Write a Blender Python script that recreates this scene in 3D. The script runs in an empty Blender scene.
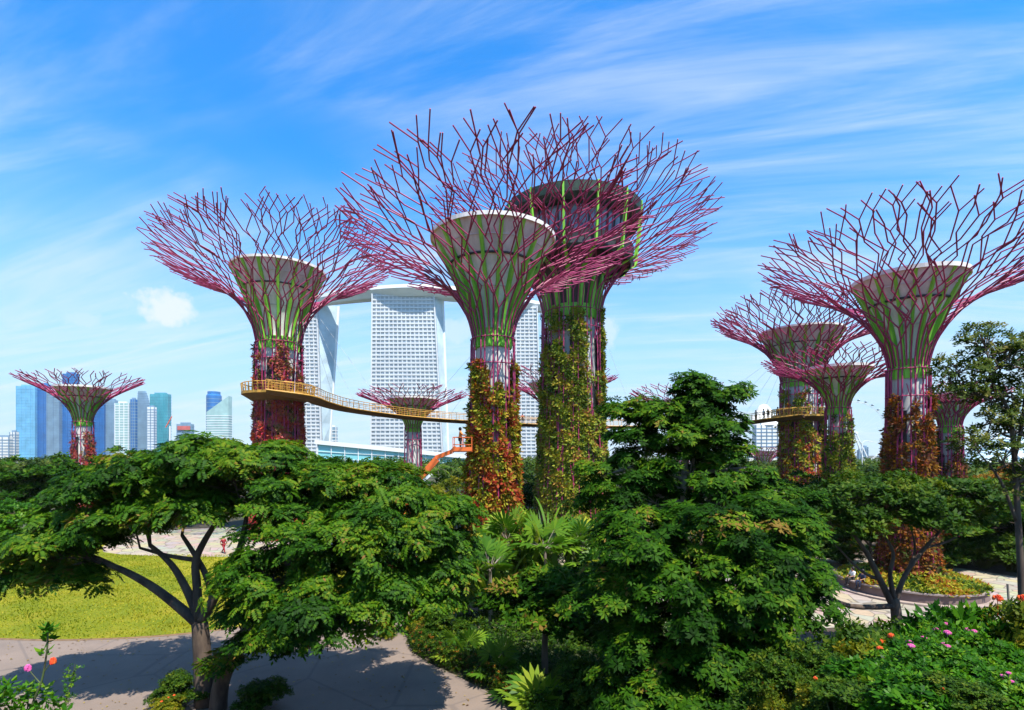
import bpy, math, random
import numpy as np
from math import sin, cos, pi, radians, sqrt, atan2
from mathutils import Vector, Matrix
C = bpy.context
SC = C.scene
COL = SC.collection
F = 700.0; K = 520/700; HZ = 455.0; CAMH = 10.0
def P(px, py, d):
    """pixel + distance -> world point (used to lay out the site plan from the photo)"""
    return Vector(((px-512)/F*d, d*K, CAMH-(py-HZ)/F*d))
# ------------------------------------------------------------------ camera
cam_d = bpy.data.cameras.new('camera'); cam = bpy.data.objects.new('camera', cam_d); COL.objects.link(cam)
cam.location = (0, 0, CAMH); cam.rotation_euler = (radians(90), 0, 0)
cam_d.sensor_width = 36; cam_d.lens = 36*F*K/1024; cam_d.shift_y = (HZ-355)/1024
cam_d.clip_start = 0.2; cam_d.clip_end = 20000
SC.camera = cam
SC.view_settings.view_transform = 'Standard'; SC.view_settings.look = 'None'
SC.view_settings.exposure = 0.92; SC.view_settings.gamma = 1.0; SC.view_settings.use_curve_mapping = False
SC.cycles.max_bounces = 6; SC.cycles.diffuse_bounces = 3; SC.cycles.glossy_bounces = 2
SC.cycles.transmission_bounces = 3; SC.cycles.transparent_max_bounces = 4; SC.cycles.volume_bounces = 0
SC.cycles.caustics_reflective = False; SC.cycles.caustics_refractive = False
# ------------------------------------------------------------------ light
SUN_EL = radians(63); SUN_AZ = radians(32)            # azimuth: right of straight-behind the camera
sunv = Vector((sin(SUN_AZ)*cos(SUN_EL), -cos(SUN_AZ)*cos(SUN_EL), sin(SUN_EL)))
sl = bpy.data.lights.new('sun', 'SUN'); sl.energy = 5.0; sl.angle = radians(0.5); sl.color = (1.0, 0.95, 0.86)
so = bpy.data.objects.new('sun', sl); COL.objects.link(so); so.rotation_euler = sunv.to_track_quat('Z', 'Y').to_euler()
so.location = (0, 0, 200)
W = bpy.data.worlds.new('World'); SC.world = W; W.use_nodes = True
nt = W.node_tree; nt.nodes.clear()
class G:
    """tiny node-graph writer"""
    def __init__(s, nt): s.nt = nt
    def n(s, t, **kw):
        nd = s.nt.nodes.new(t)
        for k, v in kw.items():
            if k.startswith('i_'):
                nd.inputs[k[2:].replace('_', ' ')].default_value = v
            else: setattr(nd, k, v)
        return nd
    def l(s, a, b): s.nt.links.new(a, b)
    def put(s, sock, v):
        if hasattr(v, 'is_output'): s.l(v, sock)
        else: sock.default_value = v
    def m(s, op, a, b=None, c=None, clamp=False):
        nd = s.n('ShaderNodeMath', operation=op, use_clamp=clamp)
        for i, v in enumerate((a, b, c)):
            if v is not None: s.put(nd.inputs[i], v)
        return nd.outputs[0]
    def vm(s, op, a, b=None, scale=None):
        nd = s.n('ShaderNodeVectorMath', operation=op)
        s.put(nd.inputs[0], a)
        if b is not None: s.put(nd.inputs[1], b)
        if scale is not None: s.put(nd.inputs['Scale'], scale)
        return nd.outputs['Value'] if op in ('LENGTH', 'DOT_PRODUCT', 'DISTANCE') else nd.outputs['Vector']
    def mix(s, fac, a, b, blend='MIX'):
        nd = s.n('ShaderNodeMix', data_type='RGBA', blend_type=blend)
        s.put(nd.inputs['Factor'], fac); s.put(nd.inputs['A'], a); s.put(nd.inputs['B'], b)
        return nd.outputs['Result']
    def noise(s, vec, scale, detail=4, rough=.55, dist=0.0, out='Fac'):
        nd = s.n('ShaderNodeTexNoise'); s.l(vec, nd.inputs['Vector'])
        nd.inputs['Scale'].default_value = scale; nd.inputs['Detail'].default_value = detail
        nd.inputs['Roughness'].default_value = rough; nd.inputs['Distortion'].default_value = dist
        return nd.outputs[out]
    def ramp(s, fac, stops, interp='LINEAR'):
        nd = s.n('ShaderNodeValToRGB'); s.l(fac, nd.inputs['Fac'])
        cr = nd.color_ramp; cr.interpolation = interp
        while len(cr.elements) < len(stops): cr.elements.new(0.5)
        for e, (p, c) in zip(cr.elements, stops):
            e.position = p; e.color = (c[0], c[1], c[2], 1) if hasattr(c, '__len__') else (c, c, c, 1)
        return nd.outputs['Color']
    def mapr(s, v, a, b, c=0.0, d=1.0):
        nd = s.n('ShaderNodeMapRange', interpolation_type='SMOOTHSTEP')
        s.put(nd.inputs['Value'], v)
        nd.inputs['From Min'].default_value = a; nd.inputs['From Max'].default_value = b
        nd.inputs['To Min'].default_value = c; nd.inputs['To Max'].default_value = d
        return nd.outputs['Result']
g = G(nt)
sky = g.n('ShaderNodeTexSky', sky_type='NISHITA', sun_disc=False, sun_elevation=SUN_EL, sun_rotation=atan2(sunv.x, sunv.y))
sky.air_density = 1.0; sky.dust_density = 0.6; sky.ozone_density = 2.5; sky.altitude = 0
hs = g.n('ShaderNodeHueSaturation'); hs.inputs['Saturation'].default_value = 1.0; hs.inputs['Value'].default_value = 1.0
g.l(g.mix(1.0, sky.outputs['Color'], (.22, 1.06, 1.70, 1), 'MULTIPLY'), hs.inputs['Color'])
tc = g.n('ShaderNodeTexCoord'); D = tc.outputs['Generated']
sx = g.n('ShaderNodeSeparateXYZ'); g.l(D, sx.inputs[0])
dz = g.m('ADD', g.m('MAXIMUM', sx.outputs['Z'], 0.0), 0.16)
cx = g.n('ShaderNodeCombineXYZ'); g.l(g.m('DIVIDE', sx.outputs['X'], dz), cx.inputs[0]); g.l(g.m('DIVIDE', sx.outputs['Y'], dz), cx.inputs[1])
def streak(rot, sc, off, scale, lo, hi, dist=1.2, det=9):
    mp = g.n('ShaderNodeMapping', vector_type='TEXTURE'); g.l(cx.outputs[0], mp.inputs['Vector'])
    mp.inputs['Rotation'].default_value = (0, 0, rot); mp.inputs['Scale'].default_value = sc; mp.inputs['Location'].default_value = off
    return g.mapr(g.noise(mp.outputs[0], scale, det, .62, dist), lo, hi)
c1 = streak(radians(163), (2.4, .42, 1), (3.1, 1.7, 0), 1.0, .38, .80, 1.6)
c2 = streak(radians(171), (3.0, .50, 1), (7.3, 4.4, 2), 1.7, .40, .84, 1.0)
c3 = streak(radians(160), (1.6, .9, 1), (1.3, 9.2, 5), .75, .25, .54, 0.4, 4)      # where there is cirrus at all
cl = g.m('MULTIPLY', g.m('ADD', g.m('MULTIPLY', c1, .75), g.m('MULTIPLY', c2, .6), clamp=True), c3)
low = g.mapr(sx.outputs['Z'], .0, .50, .95, 0.0)                                   # thin milky veil low over the sea
veil = g.m('MULTIPLY', cl, .85)
def puff(px, py, rx, ry, amt):
    v = Vector(((px-512)/F, K, -(py-HZ)/F)).normalized()
    rel = g.vm('SUBTRACT', D, tuple(v))
    rel = g.vm('MULTIPLY', rel, (F*K/rx, F*K/rx, F*K/ry))
    r = g.vm('LENGTH', rel)
    nz = g.noise(D, 34, 6, .6)
    r = g.m('ADD', r, g.m('MULTIPLY', g.m('SUBTRACT', nz, .5), 2.2))
    return g.m('MULTIPLY', g.mapr(r, 1.25, .3), amt)
tot = veil
for a in ((167, 311, 24, 17, 1.0), (82, 317, 15, 9, .45), (122, 298, 10, 6, .2), (455, 330, 30, 16, .55), (604, 330, 16, 18, .6)):
    tot = g.m('MAXIMUM', tot, puff(*a))
SKYV = g.mix(low, hs.outputs['Color'], (3.0, 4.1, 4.9, 1))
skyc = g.mix(tot, SKYV, (4.2, 4.75, 5.1, 1))
bg = g.n('ShaderNodeBackground'); g.l(skyc, bg.inputs['Color']); bg.inputs['Strength'].default_value = 0.107
wo = g.n('ShaderNodeOutputWorld'); g.l(bg.outputs[0], wo.inputs['Surface'])

# ------------------------------------------------------------------ materials
def newmat(name):
    m = bpy.data.materials.new(name); m.use_nodes = True; m.node_tree.nodes.clear()
    g = G(m.node_tree); out = g.n('ShaderNodeOutputMaterial')
    return m, g, out
def obj_co(g): return g.n('ShaderNodeTexCoord').outputs['Object']
def world_co(g): return g.n('ShaderNodeNewGeometry').outputs['Position']
def mat(name, c1, c2=None, scale=2.0, rough=.7, metal=0.0, detail=6, bump=0.0, spec=.4, lo=.35, hi=.65, stretch=None):
    m, g, out = newmat(name)
    b = g.n('ShaderNodeBsdfPrincipled'); b.inputs['Roughness'].default_value = rough; b.inputs['Metallic'].default_value = metal
    b.inputs['Specular IOR Level'].default_value = spec
    co = obj_co(g)
    if stretch:
        mp = g.n('ShaderNodeMapping'); g.l(co, mp.inputs['Vector']); mp.inputs['Scale'].default_value = stretch; co = mp.outputs[0]
    nz = g.noise(co, scale, detail)
    c2 = c2 or tuple(x*.72 for x in c1)
    col = g.ramp(nz, [(lo, c1), (hi, c2)])
    g.l(col, b.inputs['Base Color'])
    if bump:
        bp = g.n('ShaderNodeBump'); bp.inputs['Strength'].default_value = bump; g.l(nz, bp.inputs['Height']); g.l(bp.outputs[0], b.inputs['Normal'])
    g.l(b.outputs[0], out.inputs['Surface'])
    return m
def leafmat(name, cols, trans=.28, rough=.6, spec=.12, dead=None):
    """leaf: each leaf carries its own tint (0..1) that picks its own colour"""
    m, g, out = newmat(name)
    at = g.n('ShaderNodeAttribute', attribute_name='tint')
    n = len(cols); col = g.ramp(at.outputs['Fac'], [(min(.92*i/(n-1), .92) if dead else i/(n-1), c) for i, c in enumerate(cols)]+([(1.0, dead)] if dead else []))
    b = g.n('ShaderNodeBsdfPrincipled'); b.inputs['Roughness'].default_value = rough; b.inputs['Specular IOR Level'].default_value = spec
    g.l(col, b.inputs['Base Color'])
    t = g.n('ShaderNodeBsdfTranslucent'); g.l(g.mix(.5, col, g.mix(1.0, col, (1.6, 1.7, .6, 1), 'MULTIPLY')), t.inputs['Color'])
    mx = g.n('ShaderNodeMixShader'); mx.inputs[0].default_value = trans
    g.l(b.outputs[0], mx.inputs[1]); g.l(t.outputs[0], mx.inputs[2]); g.l(mx.outputs[0], out.inputs['Surface'])
    return m
def glassmat(name, c, rough=.12, c2=None, scale=.05):
    m, g, out = newmat(name)
    b = g.n('ShaderNodeBsdfPrincipled'); b.inputs['Roughness'].default_value = rough; b.inputs['Specular IOR Level'].default_value = .6
    nz = g.noise(obj_co(g), scale, 3)
    g.l(g.ramp(nz, [(.35, c), (.65, c2 or tuple(x*.75 for x in c))]), b.inputs['Base Color'])
    g.l(b.outputs[0], out.inputs['Surface']); return m

STEEL = mat('magenta_steel', (.35, .034, .115), (.24, .022, .078), 3, .5, spec=.3)
CONC = mat('pale_concrete', (.62, .60, .57), (.46, .44, .42), .9, .85, stretch=(1, 1, .25))
LITWHITEC = mat('lit_white_concrete', (.86, .85, .80), (.62, .61, .55), 1.6, .7, stretch=(1, 1, .12))  # white rim; on the bowl cone its bright lighting is put into the colour
SHADEB = mat('shaded_grey_panel', (.66, .66, .63), (.46, .46, .43), 1.6, .7, stretch=(1, 1, .15))  # greyer than the cone: the band's shade is painted into its colour
RIBM = mat('green_rib', (.14, .50, .035), (.28, .62, .06), 1.0, .5)
PANELM = mat('planting_panel', (.055, .035, .03), (.03, .022, .02), 2.5, .95)
YELM = mat('yellow_paint', (.52, .27, .04), (.42, .21, .035), 2, .55)
BROWNM = mat('rust_brown_deck', (.13, .06, .03), (.09, .045, .022), 1.5, .7)
DARKM = mat('dark_metal', (.03, .032, .035), (.02, .02, .022), 3, .5)
BARK = mat('dark_bark', (.12, .085, .06), (.045, .03, .024), 3, .95, bump=.6, stretch=(1, 1, .3))
BARKP = mat('pale_bark', (.26, .22, .17), (.14, .11, .085), 3, .9, bump=.5, stretch=(1, 1, .35))
STEMM = mat('green_stem', (.08, .12, .03), (.06, .06, .025), 4, .7)
# ------------------------------------------------------------------ mesh writers
class MB:
    def __init__(s): s.v = []; s.f = []; s.mi = []; s.cur = 0
    def add(s, vs, fs):
        o = len(s.v); s.v.extend([tuple(x) for x in vs])
        for f in fs: s.f.append([i+o for i in f]); s.mi.append(s.cur)
    def box(s, c, size, rz=0.0, ax=None):
        hx, hy, hz = size[0]/2, size[1]/2, size[2]/2
        M = ax if ax is not None else Matrix.Rotation(rz, 3, 'Z')
        c = Vector(c)
        vs = [c + M @ Vector((x*hx, y*hy, z*hz)) for x in (-1, 1) for y in (-1, 1) for z in (-1, 1)]
        s.add(vs, [(0, 1, 3, 2), (4, 6, 7, 5), (0, 4, 5, 1), (2, 3, 7, 6), (0, 2, 6, 4), (1, 5, 7, 3)])
        return s
    def bar(s, a, b, w, h=None):
        a, b = Vector(a), Vector(b); d = b-a; L = d.length
        if L < 1e-6: return s
        z = d/L; x = z.cross(Vector((0, 0, 1)))
        if x.length < 1e-3: x = Vector((1, 0, 0))
        x.normalize(); y = z.cross(x)
        return s.box((a+b)/2, (w, h or w, L), ax=Matrix((x, y, z)).transposed())
    def tube(s, pts, rad, n=6, cap=True):
        pts = [Vector(p) for p in pts]; m = len(pts)
        if not hasattr(rad, '__len__'): rad = [rad]*m
        up = None; vs = []
        for i, p in enumerate(pts):
            t = (pts[min(i+1, m-1)]-pts[max(i-1, 0)])
            if t.length < 1e-9: t = Vector((0, 0, 1))
            t.normalize()
            if up is None:
                up = Vector((0, 0, 1)) if abs(t.z) < .9 else Vector((1, 0, 0))
            x = t.cross(up)
            if x.length < 1e-4: x = t.cross(Vector((0, 1, 0.3)))
            x.normalize(); y = x.cross(t); up = y
            for k in range(n):
                a = 2*pi*k/n; vs.append(p + (x*cos(a)+y*sin(a))*rad[i])
        fs = []
        for i in range(m-1):
            for k in range(n):
                k2 = (k+1) % n
                fs.append((i*n+k, i*n+k2, (i+1)*n+k2, (i+1)*n+k))
        if cap: fs.append(tuple(range(n))[::-1]); fs.append(tuple((m-1)*n+k for k in range(n)))
        s.add(vs, fs); return s
    def lathe(s, prof, n=32, c=(0, 0, 0), a0=0.0, a1=2*pi):
        full = abs(a1-a0-2*pi) < 1e-6; cols = n if full else n+1; m = len(prof); vs = []
        for k in range(cols):
            a = a0+(a1-a0)*k/n
            for r, z in prof: vs.append((c[0]+r*cos(a), c[1]+r*sin(a), c[2]+z))
        fs = []
        for k in range(n):
            k2 = (k+1) % cols
            for i in range(m-1): fs.append((k*m+i, k2*m+i, k2*m+i+1, k*m+i+1))
        s.add(vs, fs); return s
    def prism(s, poly, z0, z1):
        n = len(poly); vs = [(x, y, z0) for x, y in poly]+[(x, y, z1) for x, y in poly]
        s.add(vs, [tuple(range(n))[::-1], tuple(range(n, 2*n))]+[(i, (i+1) % n, n+(i+1) % n, n+i) for i in range(n)]); return s
    def build(s, name, mats, parent=None, smooth=False, loc=None):
        me = bpy.data.meshes.new(name); me.from_pydata(s.v, [], s.f)
        for m in (mats if isinstance(mats, (list, tuple)) else [mats]): me.materials.append(m)
        if any(s.mi): me.polygons.foreach_set('material_index', s.mi)
        if smooth: me.polygons.foreach_set('use_smooth', [True]*len(me.polygons))
        me.update(); o = bpy.data.objects.new(name, me); COL.objects.link(o)
        if parent: o.parent = parent
        if loc is not None: o.location = loc
        return o
def quads_obj(name, V, tint, m, parent=None, loc=None):
    """V: (n,4,3) quads, tint: (n,)"""
    n = len(V); me = bpy.data.meshes.new(name)
    me.vertices.add(4*n); me.vertices.foreach_set('co', np.ascontiguousarray(V, dtype=np.float32).ravel())
    me.loops.add(4*n); me.loops.foreach_set('vertex_index', np.arange(4*n, dtype=np.int32))
    me.polygons.add(n); me.polygons.foreach_set('loop_start', np.arange(0, 4*n, 4, dtype=np.int32))
    a = me.attributes.new('tint', 'FLOAT', 'FACE'); a.data.foreach_set('value', np.clip(tint, 0, 1).astype(np.float32))
    me.materials.append(m); me.update(calc_edges=True); me.validate()
    o = bpy.data.objects.new(name, me); COL.objects.link(o)
    if parent: o.parent = parent
    if loc is not None: o.location = loc
    return o
def tag(o, label=None, cat=None, group=None, kind=None):
    if label: o['label'] = label
    if cat: o['category'] = cat
    if group: o['group'] = group
    if kind: o['kind'] = kind
    return o
def thing(name, label, cat, loc=(0, 0, 0), rz=0.0, group=None):
    o = bpy.data.objects.new(name, None); COL.objects.link(o); o.location = loc; o.rotation_euler = (0, 0, rz)
    o.empty_display_size = .5
    return tag(o, label, cat, group)
def kids(o): return [c for c in COL.objects if c.parent == o]
def copy_tree(o, loc=None, rz=None, scale=None, label=None, parent=None):
    c = o.copy(); COL.objects.link(c)
    if parent: c.parent = parent
    for ch in KIDS.get(o.name, None) or kids(o): copy_tree(ch, parent=c)
    if loc is not None: c.location = loc
    if rz is not None: c.rotation_euler = (0, 0, rz)
    if scale is not None: c.scale = scale
    if label: c['label'] = label
    return c
KIDS = {}
def dupe_part(o, parent, rz=0.0):
    c = o.copy(); COL.objects.link(c); c.parent = parent; c.rotation_euler = (0, 0, rz); return c
def smooth_path(pts, n=4):
    pts = [Vector(p) for p in pts]; out = []
    for i in range(len(pts)-1):
        p0, p1, p2, p3 = pts[max(i-1, 0)], pts[i], pts[i+1], pts[min(i+2, len(pts)-1)]
        for k in range(n):
            t = k/n
            out.append(.5*((2*p1)+(p2-p0)*t+(2*p0-5*p1+4*p2-p3)*t*t+(3*p1-p0-3*p2+p3)*t**3))
    out.append(pts[-1]); return out
# ------------------------------------------------------------------ foliage
def norm(a): return a/np.maximum(np.linalg.norm(a, axis=-1, keepdims=True), 1e-9)
def frames(ax, rng):
    """random frames whose z is ax"""
    z = norm(ax); r = rng.normal(size=z.shape); x = norm(np.cross(r, z)); y = np.cross(z, x)
    return np.stack([x, y, z], axis=-1)
def leaf4(base, d, side, L, Wd, droop=.15):
    """one diamond leaf: base, left, tip, right"""
    up = np.cross(side, d)
    return [base, base+d*L*.5-side*Wd*.5+up*.04*L, base+d*L-up*droop*L, base+d*L*.5+side*Wd*.5+up*.04*L]
def tmpl(kind, rng):
    T = []
    if kind == 'pinnate':               # feathery leaf
        for k in range(5):
            u = .12+.88*k/5; b = np.array([u, 0, .12*sin(u*2.2)-.22*u*u])
            for sgn in (-1, 1):
                d = norm(np.array([.55, sgn*1.0, -.12])); T.append(leaf4(b, d, norm(np.cross(d, [0, 0, 1.])), .46*(1-.35*abs(u-.5)), .2))
        T.append(leaf4(np.array([.95, 0, -.1]), np.array([1., 0, -.2]), np.array([0, 1., 0]), .42, .2))
    elif kind == 'whorl':               # umbrella leaf: leaflets round one point
        n = 8
        for k in range(n):
            a = 2*pi*k/n+rng.uniform(-.2, .2); tl = rng.uniform(-.55, -.05)
            d = norm(np.array([cos(a), sin(a), tl])); sd = norm(np.array([-sin(a), cos(a), rng.uniform(-.2, .2)]))
            T.append(leaf4(d*.08, d, sd, rng.uniform(.75, 1.0), .32, .18))
    elif kind == 'simple':              # twig with alternate broad leaves
        for k in range(6):
            a = k*2.4+rng.uniform(-.4, .4); h = .08+.7*k/6
            d = norm(np.array([cos(a), sin(a), .55-.5*h])); sd = norm(np.array([-sin(a), cos(a), rng.uniform(-.3, .3)]))
            T.append(leaf4(np.array([0, 0, h]), d, sd, rng.uniform(.55, .85), .36, .12))
    elif kind == 'big':                 # tropical shrub: few large leaves
        for k in range(7):
            a = k*2.4+rng.uniform(-.4, .4); h = .1+.6*k/7
            d = norm(np.array([cos(a), sin(a), .7-.7*rng.random()])); sd = norm(np.array([-sin(a), cos(a), rng.uniform(-.3, .3)]))
            T.append(leaf4(np.array([0, 0, h])+d*.1, d, sd, rng.uniform(.6, 1.0), .42, .2))
    return np.array(T)
def sprigs(p, ax, size, kind, rng, tint=None, jit=.15):
    S = len(p); V = []; tt = []
    per = np.array_split(np.arange(S), 4)
    for idx in per:
        if len(idx) == 0: continue
        T = tmpl(kind, rng)
        R = frames(ax[idx], rng)
        if kind == 'pinnate':           # rachis lies along x, leaf plane faces the axis
            pass
        q = np.einsum('sij,tkj->stki', R, T)*(size[idx] if hasattr(size, '__len__') else np.full(len(idx), size))[:, None, None, None]
        q = q*rng.uniform(.75, 1.2, size=(len(idx), 1, 1, 1))+p[idx][:, None, None, :]
        V.append(q.reshape(-1, 4, 3))
        t0 = (tint[idx] if tint is not None else np.full(len(idx), .5))
        tt.append((t0[:, None]+rng.normal(scale=jit, size=(len(idx), len(T)))).ravel())
    return np.concatenate(V), np.concatenate(tt)
def clump_points(lobes, rng, cr=(.6, 1.1), flat=.55, per=45, low=-.35):
    """lobes: (cx,cy,cz,rx,ry,rz,n) -> sprig points, axes, tint, clump centres"""
    PP = []; AX = []; TT = []; CC = []
    for li, (cx_, cy_, cz_, rx, ry, rz, n) in enumerate(lobes):
        k = 0; c = np.array([cx_, cy_, cz_]); R = np.array([rx, ry, rz])
        while k < n:
            d = norm(rng.normal(size=3))
            if d[2] < low+rng.uniform(-.2, .2): continue
            pos = c+d*R*rng.uniform(.62, 1.0); k += 1
            r = rng.uniform(*cr)
            m = int(per*(r/cr[1])**2*rng.uniform(.7, 1.2))+4
            u = norm(rng.normal(size=(m, 3))); u[:, 2] = np.where(u[:, 2] < -.25, -u[:, 2]*.6, u[:, 2])
            rad = r*rng.uniform(.35, 1.0, size=(m, 1))**.6
            pts = pos+u*rad*np.array([1, 1, flat])
            PP.append(pts); AX.append(norm(u*.7+d*.35+np.array([0, 0, .75])+rng.normal(scale=.25, size=(m, 3))))
            TT.append(np.full(m, rng.normal(.45, .2))); CC.append((pos, li))
    return np.concatenate(PP), np.concatenate(AX), np.concatenate(TT), CC
def crown(name, lobes, m, kind, size, rng, parent=None, loc=(0, 0, 0), **kw):
    p, ax, tt, cc = clump_points(lobes, rng, **kw)
    p = p-np.array(loc)*1.0
    V, t = sprigs(p, ax, size, kind, rng, tt)
    return quads_obj(name, V, t, m, parent), cc
def plobes(spec):
    out = []
    for (px, py, d, rx, ry, rd, n) in spec:
        w = P(px, py, d); out.append((w.x, w.y, w.z, rx*d/F, rd, ry*d/F, n))
    return out
def limbs(mb, forks, lobes, cc, rng, r0=.12, twig=.02, share=.5, sag=.15, n=6):
    """from the nearest fork point to each lobe, then twigs from the lobe to its leaf clumps"""
    for li, L in enumerate(lobes):
        c = Vector(L[:3]); f, fr = min(forks, key=lambda q: (q[0]-c).length*(1.0 if q[0].z < c.z else 1.6))
        mid = f.lerp(c, .5)+Vector((rng.uniform(-.3, .3), rng.uniform(-.3, .3), sag*(c-f).length))
        path = smooth_path([f, mid, c], 5); k = len(path)
        mb.tube(path, [max(twig, fr*(1-.72*i/(k-1))) for i in range(k)], n)
        for pos, l in cc:
            if l == li and rng.random() < share:
                q = Vector(pos); s0 = path[int(rng.integers(k//2, k))]
                mb.tube([s0, s0.lerp(q, .5)+Vector((0, 0, rng.uniform(0, .2))), q], [fr*.25+twig*.3, twig, twig*.4], 4, False)
def tree_px(name, label, base, stems, spec, m, kind, size, seed, bark=BARK, group=None, share=.5, forks=None, cat='tree', root_r=None, **kw):
    """stems: list of (points, radii) world coordinates; crown lobes given per spec"""
    rng = np.random.default_rng(seed); base = Vector(base)
    t = thing(name, label, cat, base, group=group)
    lob = plobes(spec)
    o, cc = crown('crown', lob, m, kind, size, rng, t, tuple(base), **kw)
    mb = MB(); fk = []
    for pts, rad in stems:
        path = smooth_path(pts, 4); k = len(path)
        rr = np.interp(np.linspace(0, 1, k), np.linspace(0, 1, len(rad)), rad)
        mb.tube(path, list(rr), 9)
        fk += [(path[i], rr[i]*.8) for i in range(k//2, k)]
    limbs(mb, forks or fk, lob, cc, rng, share=share)
    mb.v = [tuple(Vector(v)-base) for v in mb.v]
    mb.build('trunk', bark, t, smooth=True)
    return t
def blade(mb_q, tint_l, base, az, L, wd, el0, droop, tint, nseg=6, fold=.0):
    """one long arching leaf as a strip of quads"""
    pts = []; p = np.array(base, float); el = el0
    h = np.array([cos(az), sin(az), 0.]); s = np.array([-sin(az), cos(az), 0.])
    for i in range(nseg+1):
        u = i/nseg; w = wd*(sin(pi*min(1, .12+.88*u))**.7)*(1 if u < .98 else .1)
        pts.append((p-s*w/2, p+s*w/2)); p = p+(h*cos(el)+np.array([0, 0, sin(el)]))*L/nseg; el -= droop/nseg
    for i in range(nseg):
        mb_q.append([pts[i][0], pts[i][1], pts[i+1][1], pts[i+1][0]]); tint_l.append(tint)
def rosette(name, label, cat, loc, n, L, wd, rng, m, el=(0.5, 1.4), droop=(.8, 1.8), stalk=0.0, group=None, rz=0):
    """clump of long blades (banana-like / spear leaved plant) on stalks"""
    t = thing(name, label, cat, loc, rz, group); q = []; tl = []; st = MB()
    for i in range(n):
        az = rng.uniform(0, 2*pi); e = rng.uniform(*el); b = np.array([rng.normal(0, .12), rng.normal(0, .12), 0.])
        tip = b
        if stalk:
            sl_ = stalk*rng.uniform(.5, 1.1); tip = b+np.array([cos(az)*.25*sl_, sin(az)*.25*sl_, sl_])
            st.tube([b, (b+tip)/2+np.array([0, 0, .05]), tip], [.05, .04, .025], 5)
        blade(q, tl, tip, az, L*rng.uniform(.7, 1.15), wd*rng.uniform(.8, 1.2), e, rng.uniform(*droop), rng.normal(.5, .22))
    quads_obj('leaf_cluster', np.array(q), np.array(tl), m, t)
    if not stalk: st.tube([(0, 0, -.1), (0, 0, .25)], [.1, .05], 6)
    st.build('stem', STEMM, t)
    return t
def fan_plant(name, label, loc, fans, R, rng, m, stalk=1.0, group=None, cat='palm', trunk=0.0, tr=.09):
    """fan palm: stalks that each carry a pleated fan of blades"""
    t = thing(name, label, cat, loc, 0, group); q = []; tl = []; st = MB()
    if trunk: st.tube([(0, 0, 0), (.05, .03, trunk*.5), (0, 0, trunk)], [tr*1.3, tr, tr*.8], 8)
    for i in range(fans):
        az = 2*pi*i/fans+rng.uniform(-.4, .4); e = rng.uniform(.25, 1.25); sl_ = stalk*rng.uniform(.6, 1.1)
        b = np.array([0, 0, trunk*rng.uniform(.93, 1.0)]); h = np.array([cos(az)*cos(e), sin(az)*cos(e), sin(e)])
        tip = b+h*sl_; st.tube([b, (b+tip)/2+np.array([0, 0, .06*sl_]), tip], [.022, .018, .012], 4)
        ti = rng.normal(.5, .2); s = np.array([-sin(az), cos(az), 0.]); up = np.cross(h, s); fw = norm(h*.7+np.array([0, 0, -.35])+up*.2)
        nb = 15; r_ = R*rng.uniform(.8, 1.15)
        for k in range(nb):
            a = radians(-125+250*k/(nb-1)); d = norm(fw*cos(a)+s*sin(a)+up*-.12*abs(sin(a)))
            w = norm(np.cross(d, up)); L = r_*(1-.18*abs(sin(a)))
            tipd = np.array([0, 0, -.14*L])
            q.append([tip+d*.03, tip+d*L*.62-w*L*.085+tipd*.3, tip+d*L+tipd, tip+d*L*.62+w*L*.085+tipd*.3+up*.02]); tl.append(ti+rng.normal(0, .06))
    quads_obj('fan_leaves', np.array(q), np.array(tl), m, t); st.build('stem', STEMM if not trunk else BARKP, t)
    return t
def feather_palm(name, label, loc, H, L, rng, m, n=13, group=None):
    t = thing(name, label, 'palm', loc, 0, group); q = []; tl = []; st = MB()
    st.tube([(0, 0, 0), (.1, 0, H*.5), (0, .05, H)], [.2, .15, .12], 8)
    for i in range(n):
        az = 2*pi*i/n+rng.uniform(-.3, .3); el = rng.uniform(.1, 1.2); p = np.array([0, .05, H]); h = np.array([cos(az), sin(az), 0.]); s = np.array([-sin(az), cos(az), 0.]); pp = [p]
        dr = rng.uniform(1.2, 2.0); ti = rng.normal(.5, .15)
        for k in range(9):
            p = p+(h*cos(el)+np.array([0, 0, sin(el)]))*L/9; el -= dr/9; pp.append(p)
        st.tube(pp, [.03]*5+[.018]*5, 4, False)
        for k in range(1, 10):
            for sg in (-1, 1):
                for hf in (0, .5):
                    b = pp[k]-(pp[k]-pp[k-1])*hf; ll = L*.3*sin(pi*min(.95, .25+k/10*.7)); d = norm(s*sg+h*.5+np.array([0, 0, -.45]))
                    w = norm(np.cross(d, [0, 0, 1.]))*.035*L/2.5
                    q.append([b, b+d*ll*.5-w, b+d*ll+np.array([0, 0, -.1*ll]), b+d*ll*.5+w]); tl.append(ti+rng.normal(0, .08))
    quads_obj('fronds', np.array(q), np.array(tl), m, t); st.build('trunk', BARKP, t, True)
    return t
LF_RAIN = leafmat('rain_tree_leaf', [(.007, .030, .001), (.022, .078, .002), (.060, .135, .003), (.14, .175, .006)], .3, dead=(.18, .10, .02))
LF_DARK = leafmat('umbrella_tree_leaf', [(.005, .020, .001), (.012, .048, .002), (.033, .092, .003), (.10, .15, .006)], .2, .6, .06, dead=(.16, .10, .02))
LF_MID = leafmat('bush_leaf', [(.008, .030, .002), (.024, .066, .003), (.052, .10, .004), (.115, .14, .007)], .28)
LF_YEL = leafmat('yellow_green_leaf', [(.04, .075, .004), (.10, .13, .005), (.20, .19, .008), (.28, .17, .012)], .35)
LF_OLIVE = leafmat('olive_leaf', [(.02, .042, .005), (.05, .085, .010), (.10, .125, .018), (.19, .16, .04)], .35)
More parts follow.
